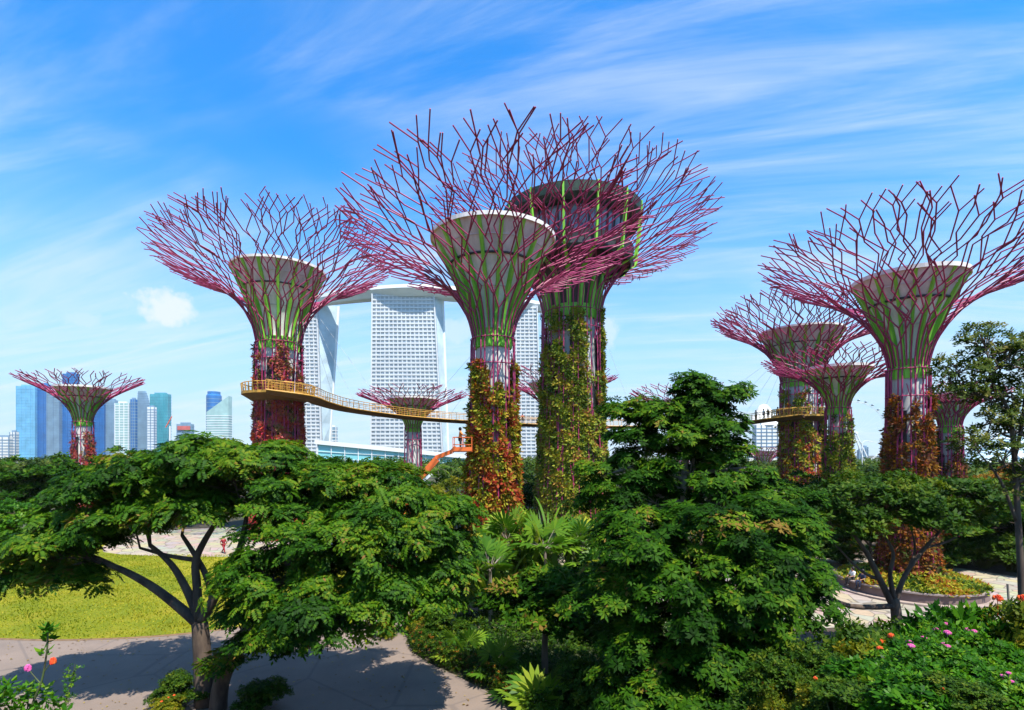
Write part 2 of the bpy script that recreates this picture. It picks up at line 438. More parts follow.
LF_BRIGHT = leafmat('bright_leaf', [(.010, .050, .003), (.028, .11, .004), (.065, .18, .006), (.16, .25, .012)], .35, .45)
LF_PALM = leafmat('palm_leaf', [(.02, .07, .006), (.055, .14, .01), (.14, .23, .016), (.32, .33, .03)], .3, .4)
LF_RUST = leafmat('rust_leaf', [(.10, .02, .008), (.22, .07, .008), (.26, .14, .012), (.12, .14, .01)], .3)
LF_FAR = leafmat('far_leaf', [(.012, .035, .003), (.030, .065, .005), (.06, .095, .007), (.10, .11, .01)], .2)
PINK = mat('pink_petal', (.65, .06, .30), (.75, .20, .42), 14, .6)
REDP = mat('red_petal', (.70, .05, .02), (.75, .16, .03), 14, .6)

# ------------------------------------------------------------------ ground
def sstep(x, a, b):
    t = min(1, max(0, (x-a)/(b-a))); return t*t*(3-2*t)
def terr(x, y):
    """the planted slope the view is taken from; flat garden beyond 24 m"""
    y = y/K; r = y if y > 0 else 0
    h = max(0.0, 8.7-0.385*r)
    h += 1.25*sstep(x, 2.2, 7)*(1-sstep(y, 13, 24))*sstep(y, 0, 8)
    if h < .8 and y > 20: h = h*h/.8 if h < .8 else h
    return h
def grid_sheet(name, xs, ys, fz, m):
    mb = MB(); nx = len(xs); vs = [(x, y, fz(x, y)) for y in ys for x in xs]
    mb.add(vs, [(j*nx+i, j*nx+i+1, (j+1)*nx+i+1, (j+1)*nx+i) for j in range(len(ys)-1) for i in range(nx-1)])
    o = mb.build(name, m, smooth=True); return tag(o, kind='structure')
SOIL, g, out = newmat('soil_and_mulch')
co = world_co(g); n1 = g.noise(co, .9, 8, .65); n2 = g.noise(co, .06, 3)
c = g.mix(g.mapr(n2, .4, .6), g.ramp(n1, [(.3, (.022, .014, .009)), (.55, (.06, .04, .024)), (.75, (.12, .085, .05))]), g.ramp(n1, [(.3, (.02, .035, .01)), (.7, (.06, .075, .02))]))
b = g.n('ShaderNodeBsdfPrincipled'); b.inputs['Roughness'].default_value = .95; g.l(c, b.inputs['Base Color'])
bp = g.n('ShaderNodeBump'); bp.inputs['Strength'].default_value = .8; bp.inputs['Distance'].default_value = .1; g.l(n1, bp.inputs['Height']); g.l(bp.outputs[0], b.inputs['Normal'])
g.l(b.outputs[0], out.inputs['Surface'])
xs = sorted(set([-6000, -3000, -1200, -600, -300, -150, -90]+[x*1.0 for x in range(-60, 61, 2)]+[90, 150, 300, 600, 1200, 3000, 6000]))
ys = sorted(set([-200, -60, -20]+[y*.75 for y in range(-10, 44, 1)]+[44, 50, 60, 80, 120, 200, 400, 800, 1500, 3000, 7000, 12000]))
grid_sheet('ground', xs, ys, terr, SOIL)
def flat_sheet(name, poly, z, m, sc=True):
    mb = MB(); mb.add([(x, y*(K if sc else 1), z) for x, y in poly], [tuple(range(len(poly)))]); return tag(mb.build(name, m), kind='structure')
def closed_smooth(pts, n=5):
    pts = [Vector((x, y, 0)) for x, y in pts]; k = len(pts); out = []
    for i in range(k):
        p0, p1, p2, p3 = pts[i-1], pts[i], pts[(i+1) % k], pts[(i+2) % k]
        for j in range(n):
            t = j/n; q = .5*((2*p1)+(p2-p0)*t+(2*p0-5*p1+4*p2-p3)*t*t+(3*p1-p0-3*p2+p3)*t**3); out.append((q.x, q.y))
    return out
# lawn
LAWN, g, out = newmat('lawn_grass')
co = world_co(g); n1 = g.noise(co, .28, 5, .6); n2 = g.noise(co, 9, 6, .7); n3 = g.noise(co, .07, 3)
c = g.ramp(n1, [(.28, (.11, .145, .007)), (.5, (.19, .20, .009)), (.72, (.30, .235, .02))])
c = g.mix(g.mapr(n2, .35, .7, 0, .65), c, (.09, .13, .006, 1)); c = g.mix(g.mapr(n3, .45, .62, 0, .6), c, (.33, .27, .022, 1))
b = g.n('ShaderNodeBsdfPrincipled'); b.inputs['Roughness'].default_value = .9; b.inputs['Specular IOR Level'].default_value = .15; g.l(c, b.inputs['Base Color'])
bp = g.n('ShaderNodeBump'); bp.inputs['Strength'].default_value = 1; bp.inputs['Distance'].default_value = .12; g.l(n2, bp.inputs['Height']); g.l(bp.outputs[0], b.inputs['Normal'])
g.l(b.outputs[0], out.inputs['Surface'])
lawn_poly = closed_smooth([(-75, 44), (-48, 40.6), (-34, 39.4), (-28, 38.2), (-23.5, 38.0), (-19, 39.0), (-15, 41.5), (-11.5, 46), (-10.5, 53), (-13, 61), (-19, 67), (-28, 71), (-42, 80), (-60, 92), (-80, 92), (-90, 65)])
flat_sheet('lawn', lawn_poly, .024, LAWN)
lcx = sum(p[0] for p in lawn_poly)/len(lawn_poly); lcy = sum(p[1] for p in lawn_poly)/len(lawn_poly)
flat_sheet('lawn_edging', [(lcx+(x-lcx)*1.011, lcy+(y-lcy)*1.017) for x, y in lawn_poly], .018, mat('dry_soil', (.20, .12, .055), (.12, .07, .035), 3, .95))
# foreground path
PATH, g, out = newmat('path_asphalt')
co = world_co(g); n1 = g.noise(co, .5, 6, .6); n2 = g.noise(co, 30, 4, .7)
c = g.ramp(n1, [(.3, (.215, .158, .120)), (.7, (.16, .12, .092))]); c = g.mix(g.mapr(n2, .3, .75, 0, .5), c, (.12, .098, .09, 1))
st_ = g.noise(co, .17, 7, .7, 1.5); c = g.mix(g.mapr(st_, .5, .72, 0, .45), c, (.11, .085, .07, 1))
vj = g.n('ShaderNodeTexVoronoi', feature='DISTANCE_TO_EDGE'); vj.inputs['Scale'].default_value = .22; g.l(co, vj.inputs['Vector']); c = g.mix(g.mapr(vj.outputs['Distance'], .004, .02, .5, 0), c, (.10, .08, .07, 1))
b = g.n('ShaderNodeBsdfPrincipled'); b.inputs['Roughness'].default_value = .9; g.l(c, b.inputs['Base Color'])
bp = g.n('ShaderNodeBump'); bp.inputs['Strength'].default_value = .3; bp.inputs['Distance'].default_value = .02; g.l(n2, bp.inputs['Height']); g.l(bp.outputs[0], b.inputs['Normal']); g.l(b.outputs[0], out.inputs['Surface'])
HEDGE = [P(408, 640, 37.6), P(413, 652, 35.4), P(432, 664, 33.4), P(458, 676, 31.6), P(490, 693, 29.4), P(516, 712, 27.2), P(545, 740, 24.6)]
path_poly = [(-90, 24.3), (.6, 24.3)]+[(p.x, p.y/K) for p in HEDGE[::-1]]+[(-6.4, 40.5), (-5.8, 43.2), (-14, 43.5), (-14, 52), (-22, 64), (-90, 64)]
flat_sheet('path', path_poly, .008, PATH)
# pale plazas of crazy paving
PAV, g, out = newmat('crazy_paving')
co = world_co(g)
vo = g.n('ShaderNodeTexVoronoi', feature='DISTANCE_TO_EDGE'); vo.inputs['Scale'].default_value = .8; g.l(co, vo.inputs['Vector'])
vc = g.n('ShaderNodeTexVoronoi', feature='F1'); vc.inputs['Scale'].default_value = .8; g.l(co, vc.inputs['Vector'])
n1 = g.noise(co, 3, 6)
c = g.mix(.22, g.ramp(n1, [(.3, (.34, .285, .205)), (.7, (.26, .22, .16))]), vc.outputs['Color'], 'SOFT_LIGHT')
c = g.mix(g.mapr(vo.outputs['Distance'], .012, .04), (.14, .115, .085, 1), c)
b = g.n('ShaderNodeBsdfPrincipled'); b.inputs['Roughness'].default_value = .85; g.l(c, b.inputs['Base Color']); g.l(b.outputs[0], out.inputs['Surface'])
def disc(cx_, cy_, r, n=64): return [(cx_+r*cos(2*pi*k/n), cy_+r*sin(2*pi*k/n)) for k in range(n)]
SUPC = {'front': (P(493, 455, 55).x, 55*K), 'right': (P(908, 455, 52).x, 52*K)}
flat_sheet('plaza', disc(*SUPC['right'], 12.5), .012, PAV, False)
flat_sheet('plaza', disc(*SUPC['front'], 10.8), .016, PAV, False)
flat_sheet('plaza', closed_smooth([(-42, 72), (-24, 68.5), (-14, 69), (-10, 84), (-24, 98), (-46, 92)]), .028, PAV)
flat_sheet('plaza', closed_smooth([(6, 40), (16, 40), (24, 44), (24, 60), (14, 62), (6, 58)]), .020, PAV)
# ------------------------------------------------------------------ far skyline
GL_LIGHT = glassmat('light_blue_glass', (.16, .46, .68), .2); GL_DEEP = glassmat('deep_blue_glass', (.018, .15, .42), .2)
GL_GREY = glassmat('grey_blue_glass', (.20, .32, .42), .2); GL_TEAL = glassmat('teal_glass', (.06, .33, .40), .2)
GL_GREEN = glassmat('pale_green_glass', (.34, .52, .50), .25); GL_AQUA = glassmat('aqua_glass', (.22, .55, .56), .25, (.16, .46, .50), .02)
FRAMEW = mat('white_cladding', (.74, .75, .74), (.66, .68, .68), .05, .6); FRAMEB = mat('blue_grey_cladding', (.17, .28, .40), None, .05, .5)
STONE = mat('cream_stone', (.70, .68, .62), (.62, .60, .55), .05, .8); REDROOF = mat('red_sign_band', (.55, .12, .10), None, .1, .6)
HOTELW = mat('hotel_concrete', (.60, .61, .61), (.53, .54, .55), .05, .6); HOTELG = glassmat('hotel_room_glass', (.50, .53, .54), .3, (.36, .39, .41), .12); GL_PALE = glassmat('pale_flank_glass', (.50, .62, .68), .3)
def ground_z(o): return 0
def skyscraper(name, label, d, segs, cat='skyscraper'):
    """segs: (x0px, x1px, top_px, glass, band material, floor step m, depth offset m, shape)"""
    xm = sum((s[0]+s[1])/2 for s in segs)/len(segs); c = P(xm, HZ, d); t = thing(name, label, cat, (c.x, d*K, 0))
    for (x0, x1, ty, gl, fr, st, off, shape) in segs:
        a = P(x0, ty, d); b = P(x1, ty, d); w = b.x-a.x; H = a.z; mx = (a.x+b.x)/2-c.x; dep = max(w*.3, 7)
        mb = MB(); fb = MB()
        def width(z):
            u = z/H
            if shape == 'curve': return 1-.55*max(0, (u-.35)/.65)**2
            if shape == 'taper': return 1-.10*u
            return 1.0
        n = int(H/st); zs = [H*i/n for i in range(n+1)]
        if shape == 'round':
            mb.lathe([(w/2, 0), (w/2, H*.94), (w*.42, H*.96), (w*.42, H), (0, H)], 24, (mx, off+w/2, 0))
            for z in zs[1:-2]: fb.lathe([(w/2-.1, z-.5), (w/2+.4, z-.5), (w/2+.4, z+.5), (w/2-.1, z+.5)], 24, (mx, off+w/2, 0))
        else:
            vs = []; fs = []; m_ = len(zs)
            for z in zs:
                k = width(z); sh = 0 if shape != 'curve' else -(1-k)*w*.30
                slope = 0
                for sx_, sy_ in ((-1, 0), (1, 0), (1, 1), (-1, 1)): vs.append((mx+sh+sx_*w/2*k, off+sy_*dep*k, z+slope))
            for i in range(m_-1):
                for k in range(4): fs.append((i*4+k, i*4+(k+1) % 4, i*4+4+(k+1) % 4, i*4+4+k))
            fs.append((m_*4-4, m_*4-3, m_*4-2, m_*4-1))
            if shape == 'slant':       # sloping glass top
                vs = [(x_, y_, z_*(.75 if i_ % 4 in (0, 3) else 1)) for i_, (x_, y_, z_) in enumerate(vs)]
            mb.add(vs, fs)
            for z in zs[1:(-1 if shape != 'slant' else int(n*.74))]:
                k = width(z); sh = 0 if shape != 'curve' else -(1-k)*w*.30
                fb.box((mx+sh, off+dep*k/2, z), (w*k+1.0, dep*k+1.0, st*.24))
            nm = max(2, int(w/9))
            if shape == 'box':
                for j in range(nm+1): fb.box((mx-w/2+w*j/nm, off-.35, H/2), (.9, 1.5, H-.2))
        mb.build('glass_body', gl, t); fb.build('floor_bands', fr, t)
        if shape == 'box':
            q = MB().box((mx, off+dep/2, H+1.6), (w*.62, dep*.6, 3.2)); q.build('roof_plant_room', fr, t)
    return t
D0 = 1500
skyscraper('glass_tower', 'wide pale blue glass office tower at the far left with a dark blue flank', D0, [(16.5, 35, 386, GL_LIGHT, GL_LIGHT, 6, 0, 'box'), (35.4, 45.8, 384, GL_DEEP, GL_DEEP, 6, 6, 'box')])
skyscraper('glass_tower', 'grey gridded tower with a deep blue half, rising behind the small pink supertree', D0-60, [(47, 59.3, 392, GL_GREY, FRAMEB, 5, 0, 'box'), (59.6, 73, 373, GL_DEEP, GL_DEEP, 6, 8, 'box')])
skyscraper('glass_tower', 'deep blue glass tower with a gridded right side, right of the small pink supertree', D0, [(91, 104, 402, GL_DEEP, GL_DEEP, 6, 0, 'box'), (104.4, 114, 400, GL_GREY, FRAMEB, 5, 5, 'box')])
skyscraper('glass_tower', 'pale greenish gridded tower beside a thin dark slab, left of the curved tower', D0-90, [(115, 128.6, 403, GL_GREEN, FRAMEW, 5, 0, 'box'), (129, 133.5, 399, GL_DEEP, FRAMEB, 6, 4, 'box')])
skyscraper('glass_tower', 'short teal block squeezed between the pale gridded tower and the curved tower', D0+60, [(132.4, 137, 431, GL_TEAL, GL_TEAL, 6, 0, 'box')])
skyscraper('glass_tower', 'grey blue tower whose top curves in like a sail', D0, [(136.4, 151, 391, GL_GREY, FRAMEB, 5, 0, 'curve')])
skyscraper('glass_tower', 'slim white tower standing in front of the dark teal tower', D0-120, [(147, 154.4, 407, FRAMEW, FRAMEB, 5, 0, 'box')])
skyscraper('glass_tower', 'dark teal flat-topped glass tower', D0-20, [(150.4, 167.8, 394, GL_TEAL, GL_TEAL, 6, 0, 'box')])
skyscraper('office_block', 'low grey office block with a red band along its roof', D0-100, [(177, 191.5, 424, GL_GREY, FRAMEB, 5, 0, 'box')]).name
skyscraper('glass_tower', 'round dark blue tower behind the slanted pale tower', D0+170, [(203, 217, 391, GL_DEEP, GL_GREY, 9, 0, 'round')])
skyscraper('glass_tower', 'pale green tower with a slanting top', D0-60, [(206.5, 228.5, 396, GL_GREEN, FRAMEW, 5, 0, 'slant')])
skyscraper('apartment_block', 'pale pink grey block at the extreme left edge of the skyline', 1300, [(-4, 9, 437, STONE, FRAMEB, 5, 0, 'box')], 'building')
skyscraper('apartment_block', 'narrow pale block next to the wide pale blue tower', 1350, [(10, 15.6, 432, STONE, FRAMEB, 5, 0, 'box')], 'building')
skyscraper('office_block', 'small grey office block below the construction crane', D0, [(168.5, 175.5, 446, GL_GREY, FRAMEB, 5, 0, 'box')], 'building')
rb = [o for o in COL.objects if o.name.startswith('office_block')][0]
q = MB().box((0, -1.5, P(0, 424, D0-100).z-8), (P(191.5, 0, D0-100).x-P(177, 0, D0-100).x-4, 1.2, 8)); q.build('sign_band', REDROOF, rb)
# construction crane
c = P(170, 455, D0-40); t = thing('tower_crane', 'thin red and white construction crane over the small grey block', 'crane', (c.x, c.y, 0))
zt = P(0, 424, D0).z; mb = MB().bar((0, 0, 0), (0, 0, zt-6), 2.2); mb.build('mast', FRAMEW, t)
MB().bar((-9, 0, zt-9), (4, 0, zt+14), 1.5).build('jib', REDP, t)
# tower with a dome, right
t = skyscraper('domed_tower', 'pale stone tower with a rounded stepped top, seen under the walkway', 1200, [(756, 783, 425, STONE, FRAMEB, 6, 0, 'box')])
cx0 = 0; a = P(0, 425, 1200).z; mb = MB(); w = 27*1200/F
mb.lathe([(w*.49, a), (w*.47, a+8), (w*.42, a+8.2), (w*.39, a+19), (w*.31, a+19.2), (w*.25, a+29), (w*.13, a+36), (0, a+38)], 28, (0, w*.45, 0)); mb.build('rounded_top', STONE, t, True)
skyscraper('office_block', 'low pale wing left of the domed stone tower', 1180, [(742, 755, 450, STONE, FRAMEB, 5, 0, 'box')], 'building')
skyscraper('glass_tower', 'narrow grey blue block right of the domed stone tower', 1250, [(783.5, 788.5, 434, GL_GREY, FRAMEB, 5, 0, 'box')])
skyscraper('office_block', 'low pale building between the dark tree and the domed tower', 1150, [(727, 741, 444, STONE, FRAMEB, 5, 0, 'box')], 'building')
skyscraper('glass_tower', 'small distant blue grey tower left of the street lamp', 1600, [(859, 863.5, 450, GL_GREY, FRAMEB, 5, 0, 'box')])
skyscraper('glass_tower', 'small distant tower right of the street lamp', 1600, [(863.8, 868, 447, GL_GREY, FRAMEB, 5, 0, 'box')])
skyscraper('glass_tower', 'small pale stepped tower beyond the wheel beside the large right supertree trunk', 1700, [(882, 889, 446, FRAMEW, FRAMEB, 5, 0, 'box')])
skyscraper('glass_tower', 'small blue grey block between the leaning hotel tower and the aqua hall', 1100, [(328, 336, 427, GL_GREY, FRAMEW, 5, 0, 'box')])
# aqua glass hall in front of the hotel
t = thing('exhibition_hall', 'long aqua glass hall with a white roof edge at the foot of the hotel', 'hall', (P(400, 0, 520).x, 520*K, 0))
x0 = P(318, 0, 520).x-t.location.x; x1 = P(480, 0, 520).x-t.location.x
mb = MB(); z0 = P(0, 443, 520).z; z1 = P(0, 459, 520).z
mb.add([(x0, 0, 0), (x1, 0, 0), (x1, 0, z1), (x0, 0, z0), (x0, 60, 0), (x1, 60, 0), (x1, 60, z1), (x0, 60, z0)], [(0, 1, 2, 3), (5, 4, 7, 6), (1, 5, 6, 2), (4, 0, 3, 7), (3, 2, 6, 7)]); mb.build('glass_wall', GL_AQUA, t)
mb = MB(); mb.bar((x0-2, -1, z0+.8), (x1, -1, z1+.8), 1.6, 3); mb.build('roof_edge', FRAMEW, t)
mb = MB()
for i in range(13):
    u = i/12; x = x0+(x1-x0)*u; mb.bar((x, -.5, 0), (x, -.5, z0+(z1-z0)*u), .5)
for u in (.33, .62): mb.bar((x0, -.4, z0*u+1), (x1, -.4, z1*u+1), .35)
mb.build('mullions', FRAMEW, t)
# hotel of three towers under one curved sky deck
ht = thing('hotel', 'white hotel of three gridded towers joined by a curved deck on top', 'hotel', (-120, 830*K, 0))
def hotel_tower(label, x0t, x1t, x0b, x1b, ty, d, floors, bays, endside=None, skew=0.0):
    mbg = MB(); gr = MB(); H = P(0, ty, d).z; dep = 24.0
    X = lambda px: P(px, 0, d).x-ht.location.x
    y0 = d*K-ht.location.y; N = floors
    def xl(u): return X(x0b)+(X(x0t)-X(x0b))*u
    def xr(u): return X(x1b)+(X(x1t)-X(x1b))*u
    def yy(u): return y0-skew*(1-u)**2
    lv = [i/8 for i in range(9)]; vs = []; fs = []
    for u in lv: vs += [(xl(u), yy(u), H*u), (xr(u), yy(u), H*u), (xr(u), y0+dep, H*u), (xl(u), y0+dep, H*u)]
    for i in range(8):
        for k in range(4): fs.append((i*4+k, i*4+(k+1) % 4, i*4+4+(k+1) % 4, i*4+4+k))
    fs.append((32, 33, 34, 35)); mbg.add(vs, fs); o = mbg.build('tower', HOTELG, ht); o['label'] = label
    for i in range(N):
        u = (i+.5)/N; gr.box(((xl(u)+xr(u))/2, yy(u)-.5, H*u), (xr(u)-xl(u)+.6, 1.2, H/N*.38))
    for j in range(bays+1):
        f = j/bays; pts = [(xl(u)+(xr(u)-xl(u))*f, yy(u)-.6, H*u) for u in lv]
        wdt = .7 if j not in (0, bays) else 3.0
        for a, b in zip(pts[:-1], pts[1:]): gr.bar(a, b, wdt, 1.4)
    gr.build('balcony_grid', HOTELW, o)
    if endside:
        eg = MB(); e0, e1 = endside            # sloping glazed flank on the right
        vs = []
        for u in lv: vs += [(xr(u)+.8, y0+2, H*u), (X(e1[0])+(X(e1[1])-X(e1[0]))*u, y0+14, H*u*1.0)]
        vs2 = [(v[0], v[1]+1.0, v[2]) for v in vs]
        m_ = len(vs); eg.add(vs+vs2, [(i*2, i*2+1, i*2+3, i*2+2) for i in range(8)]+[(m_+i*2+2, m_+i*2+3, m_+i*2+1, m_+i*2) for i in range(8)]); eg.build('side_glazing', GL_PALE, o)
        fn = MB(); pts = [(X(e1[0])+(X(e1[1])-X(e1[0]))*u, y0+14, H*u*(1.0)) for u in lv]
        for a, b in zip(pts[:-1], pts[1:]): fn.bar(a, b, 1.6, 3.0)
        fn.build('end_fin', FRAMEW, o)
    return o
hotel_tower('left hotel tower with a leaning glazed flank', 262, 317, 258, 322, 303, 870, 44, 13, ((322, 317), (324, 335)))
hotel_tower('middle hotel tower, seen square on', 372.5, 434, 371, 443, 294, 815, 43, 15, ((443, 434), (447, 441)))
hotel_tower('right hotel tower, half hidden by the supertrees', 478, 537, 474, 541, 306, 880, 44, 14)
dk = MB(); top = []; n = 40
for i in range(n+1):
    u = i/n; px = 318+(553-318)*u; dd = 868-62*sin(pi*min(1, u/.95*1.02))*.95+30*u; hw = 18*max(.12, sin(pi*min(.97, .06+.9*u)))**.5
    x = P(px, 0, dd).x-ht.location.x; y = dd*K-ht.location.y; z = 196-2*u
    top.append((x, y, z, hw))
vs = []; fs = []
for (x, y, z, hw) in top: vs += [(x, y-hw, z+10), (x, y-hw*1.02, z+6), (x, y-hw*.45, z-1), (x, y+hw*.45, z-1), (x, y+hw, z+6), (x, y+hw, z+10)]
for i in range(n):
    for k in range(6): fs.append((i*6+k, i*6+(k+1) % 6, (i+1)*6+(k+1) % 6, (i+1)*6+k))
fs.append(tuple(range(6))); fs.append(tuple(range(n*6, n*6+6))[::-1]); dk.add(vs, fs); dk.build('sky_deck', FRAMEW, ht)
pv = MB()
for i in range(4, n-3, 3):
    x, y, z, hw = top[i]; pv.box((x, y, z+10), (16 if i % 2 else 24, hw*.9, 4.5))
pv.build('roof_pavilion', FRAMEW, ht)
# observation wheel
wd = 760; c = P(855, 433, wd); t = thing('observation_wheel', 'thin white giant observation wheel far off, mostly hidden between the trunks', 'ferris wheel', (c.x, wd*K, 0))
R = 32*wd/F; zc = c.z; mb = MB()
for off in (-1, 1): mb.tube([(R*.97*cos(2*pi*k/56), off, zc+R*.97*sin(2*pi*k/56)) for k in range(57)], .18, 5, False)
mb.build('rim', FRAMEW, t)
mb = MB(); mb.tube([(0, -3, zc), (0, 3, zc)], 1.2, 10)
mb.build('hub', FRAMEW, t)
mb = MB()
for k in range(28): mb.tube([(0, 0, zc), (R*.97*cos(2*pi*k/28), 0, zc+R*.97*sin(2*pi*k/28))], .05, 3, False)
mb.build('spokes', FRAMEW, t)
for sg in (-1, 1):
    mb = MB(); mb.bar((sg*14, -4, 0), (0, -2, zc), 1.0).bar((sg*14, 4, 0), (0, 2, zc), 1.0); mb.build('support_leg', FRAMEW, t)
cap = None
for k in range(28):
    a = 2*pi*(k+.5)/28
    if cap is None:
        cap = MB().lathe([(0, -1.6), (.8, -1.5), (1.05, -.7), (1.05, .7), (.8, 1.5), (0, 1.6)], 10).build('capsule', mat('capsule_grey', (.35, .42, .45), None, 1, .3), t, True); cc_ = cap
    else: cc_ = cap.copy(); COL.objects.link(cc_)
    cc_.rotation_euler = (radians(90), 0, 0); cc_.location = (R*1.03*cos(a), 0, zc+R*1.03*sin(a)); cc_.parent = t
# ribbed white conservatory
c = P(1016, 455, 255); t = thing('conservatory', 'glass conservatory with white arched ribs low at the right edge', 'greenhouse', (c.x, 255*K, 0), radians(28))
A, Bq, Hq = 34, 16, P(0, 434, 255).z; mb = MB(); vs = []; fs = []; nu, nv = 36, 16
for i in range(nu+1):
    u = -1+2*i/nu; k = max(.02, 1-abs(u)**2.4)**.6
    for j in range(nv+1):
        a = pi*j/nv; vs.append((A*u+6*sin(a)*k, -Bq*cos(a)*k, Hq*sin(a)*k))
for i in range(nu):
    for j in range(nv): fs.append((i*(nv+1)+j, (i+1)*(nv+1)+j, (i+1)*(nv+1)+j+1, i*(nv+1)+j+1))
mb.add(vs, fs); mb.build('glass_shell', glassmat('conservatory_glass', (.42, .56, .60), .15), t, True)
ar = None
for i in range(2, nu-1, 3):
    u = -1+2*i/nu; k = max(.02, 1-abs(u)**2.4)**.6; mb = MB()
    mb.tube([(A*u+6*sin(a)*k*1.03, -Bq*cos(a)*k*1.03, Hq*sin(a)*k*1.06) for a in [pi*j/20 for j in range(21)]], .42, 5); mb.build('arched_rib', FRAMEW, t, True)
# street lamp
c = P(862, 455, 170); t = thing('street_lamp', 'tall white twin arm street lamp beyond the planter trees', 'street lamp', (c.x, c.y, 0))
zt = P(0, 443, 170).z; MB().tube([(0, 0, 0), (0, 0, zt)], [.16, .09], 8).build('post', FRAMEW, t)
for sg in (-1, 1):
    MB().tube(smooth_path([(0, 0, zt-.2), (sg*.7, 0, zt+.5), (sg*1.9, 0, zt+.45)], 4), .07, 6).build('arm', FRAMEW, t)
    MB().box((sg*2.1, 0, zt+.42), (.9, .3, .14)).build('lamp_head', FRAMEW, t)

# ------------------------------------------------------------------ supertrees
PROF = [(0, 0), (.04, .16), (.125, .31), (.29, .50), (.51, .68), (.75, .84), (.90, .94), (1, 1)]
tan_ = math.tan
def supertree(label, px, d, rb, rn, zn, Rr, H, rbowl, zb, seed, leaf, zpl, dens, lsz, tint, nrod=32, nrib=16, thick=.10, roof=False, detail=2):
    rng = np.random.default_rng(seed); c = P(px, HZ, d); t = thing('supertree', label, 'supertree', (c.x, d*K, 0), group='steel supertrees of the grove')
    def rad(z):
        u = min(1, max(0, z/zn)); return rn+(rb-rn)*(1-u)**2.2+.0*u
    # concrete core with the inner trumpet
    prof = [(rad(z)*.80, z) for z in np.linspace(0, zn, 14)]
    MB().lathe([(0, 0)]+prof, 28).build('trunk_core', CONC, t, True)
    bz0 = zn-.04*zn; rc = rn*.80
    bp = [(rc, bz0)]+[(rc+(rbowl-rc)*u**1.6, zn+(zb-zn)*u) for u in np.linspace(.06, .72, 8)]
    up = [(rc+(rbowl-rc)*u**1.6, zn+(zb-zn)*u) for u in np.linspace(.72, 1, 4)]
    bowl = MB().lathe(bp, 40).build('bowl', LITWHITEC if not roof else mat('bar_underside', (.085, .055, .055), (.05, .035, .035), .8, .8), t, True)
    if not roof:
        b2 = MB().lathe([(bp[-1][0]+.002, bp[-1][1])]+[(r+.03, z) for r, z in up]+[(rbowl-.25, zb), (rbowl*.7, zb-1.2), (0, zb-1.6)], 40).build('bowl_band', SHADEB, bowl)
        sm_ = MB()
        for uu in (.45, .86): r_ = rc+(rbowl-rc)*uu**1.6; z_ = zn+(zb-zn)*uu; sm_.lathe([(r_+.03, z_-.03), (r_+.07, z_-.03), (r_+.07, z_+.03), (r_+.03, z_+.03)], 40)
        sm_.build('panel_seams', CONC, bowl)
        MB().lathe([(rbowl-.25, zb-.02), (rbowl+.12, zb-.12), (rbowl+.15, zb+.16), (rbowl-.3, zb+.18), (rbowl-.25, zb-.02)], 48).build('rim', LITWHITEC, bowl)
        MB().lathe([(bp[-1][0]+.05, bp[-1][1]-.08), (bp[-1][0]+.16, bp[-1][1]-.05), (bp[-1][0]+.16, bp[-1][1]+.05), (bp[-1][0]+.05, bp[-1][1]+.1)], 40).build('dark_joint', DARKM, bowl)  # thin dark ring where the band meets the cone
    else:
        zr = zb; rr = rbowl
        GLB = glassmat('bar_glass', (.22, .36, .50), .06, (.05, .07, .14), .5)  # sky reflection painted as light blue patches in the glass colour
        MB().lathe([(bp[-1][0], bp[-1][1]), (rr*.86, zr-6.7), (rr*.90, zr-6.3), (rr*.90, zr-5.7), (0, zr-5.7)], 44).build('bar_deck', DARKM, bowl)
        MB().lathe([(rr*.76, zr-5.7), (rr*.82, zr-1.9)], 44).build('bar_glazing', GLB, bowl)
        mu = MB()
        for k in range(36): a = 2*pi*k/36; mu.bar((rr*.765*cos(a), rr*.765*sin(a), zr-5.7), (rr*.825*cos(a), rr*.825*sin(a), zr-1.9), .14)
        mu.build('glazing_bars', DARKM, bowl)
        MB().lathe([(rr*.70, zr-1.9), (rr*.97, zr-1.9), (rr*1.03, zr-1.3), (rr*1.04, zr-.2), (rr*.96, zr+.1), (rr*.5, zr+.6), (0, zr+.7)], 44).build('roof_ring', mat('dark_green_roof', (.015, .050, .028), (.006, .014, .012), 1.6, .6), bowl)
        MB().lathe([(rr*.895, zr-5.75), (rr*.91, zr-4.8), (rr*.895, zr-4.8), (rr*.88, zr-5.75)], 44).build('parapet', DARKM, bowl)
    # green ribs on the trumpet, each its own part
    full = bp+up[1:]
    mb = MB(); pin = []; 
    zs = [z for r, z in full]; rs = [r for r, z in full]
    wv = .105 if not roof else .13; L0 = []
    if roof: full = [(r_, z_) for r_, z_ in full if z_ < zb-6.9]
    for (r, z), k in zip(full, range(len(full))):
        u = k/(len(full)-1); off = .08+.30*sin(pi*min(1, .15+u*.85))*(rbowl/4.9); w = (rbowl/4.9)*(.125+.05*u)*(16/nrib)
        L0.append(((r+.02, -w, z), (r+.02, w, z), (r+off, w*.8, z-off*.5), (r+off, -w*.8, z-off*.5)))
    if roof: L0 += [((rbowl*.93, -.11, zb-6.3), (rbowl*.93, .11, zb-6.3), (rbowl*.97, .11, zb-6.3), (rbowl*.97, -.11, zb-6.3)), ((rbowl*1.0, -.1, zb-2), (rbowl*1.0, .1, zb-2), (rbowl*1.04, .1, zb-2), (rbowl*1.04, -.1, zb-2)), ((rbowl*1.01, -.1, zb-.1), (rbowl*1.01, .1, zb-.1), (rbowl*1.05, .1, zb-.1), (rbowl*1.05, -.1, zb-.1))]
    vs = [v for q in L0 for v in q]; fs = []
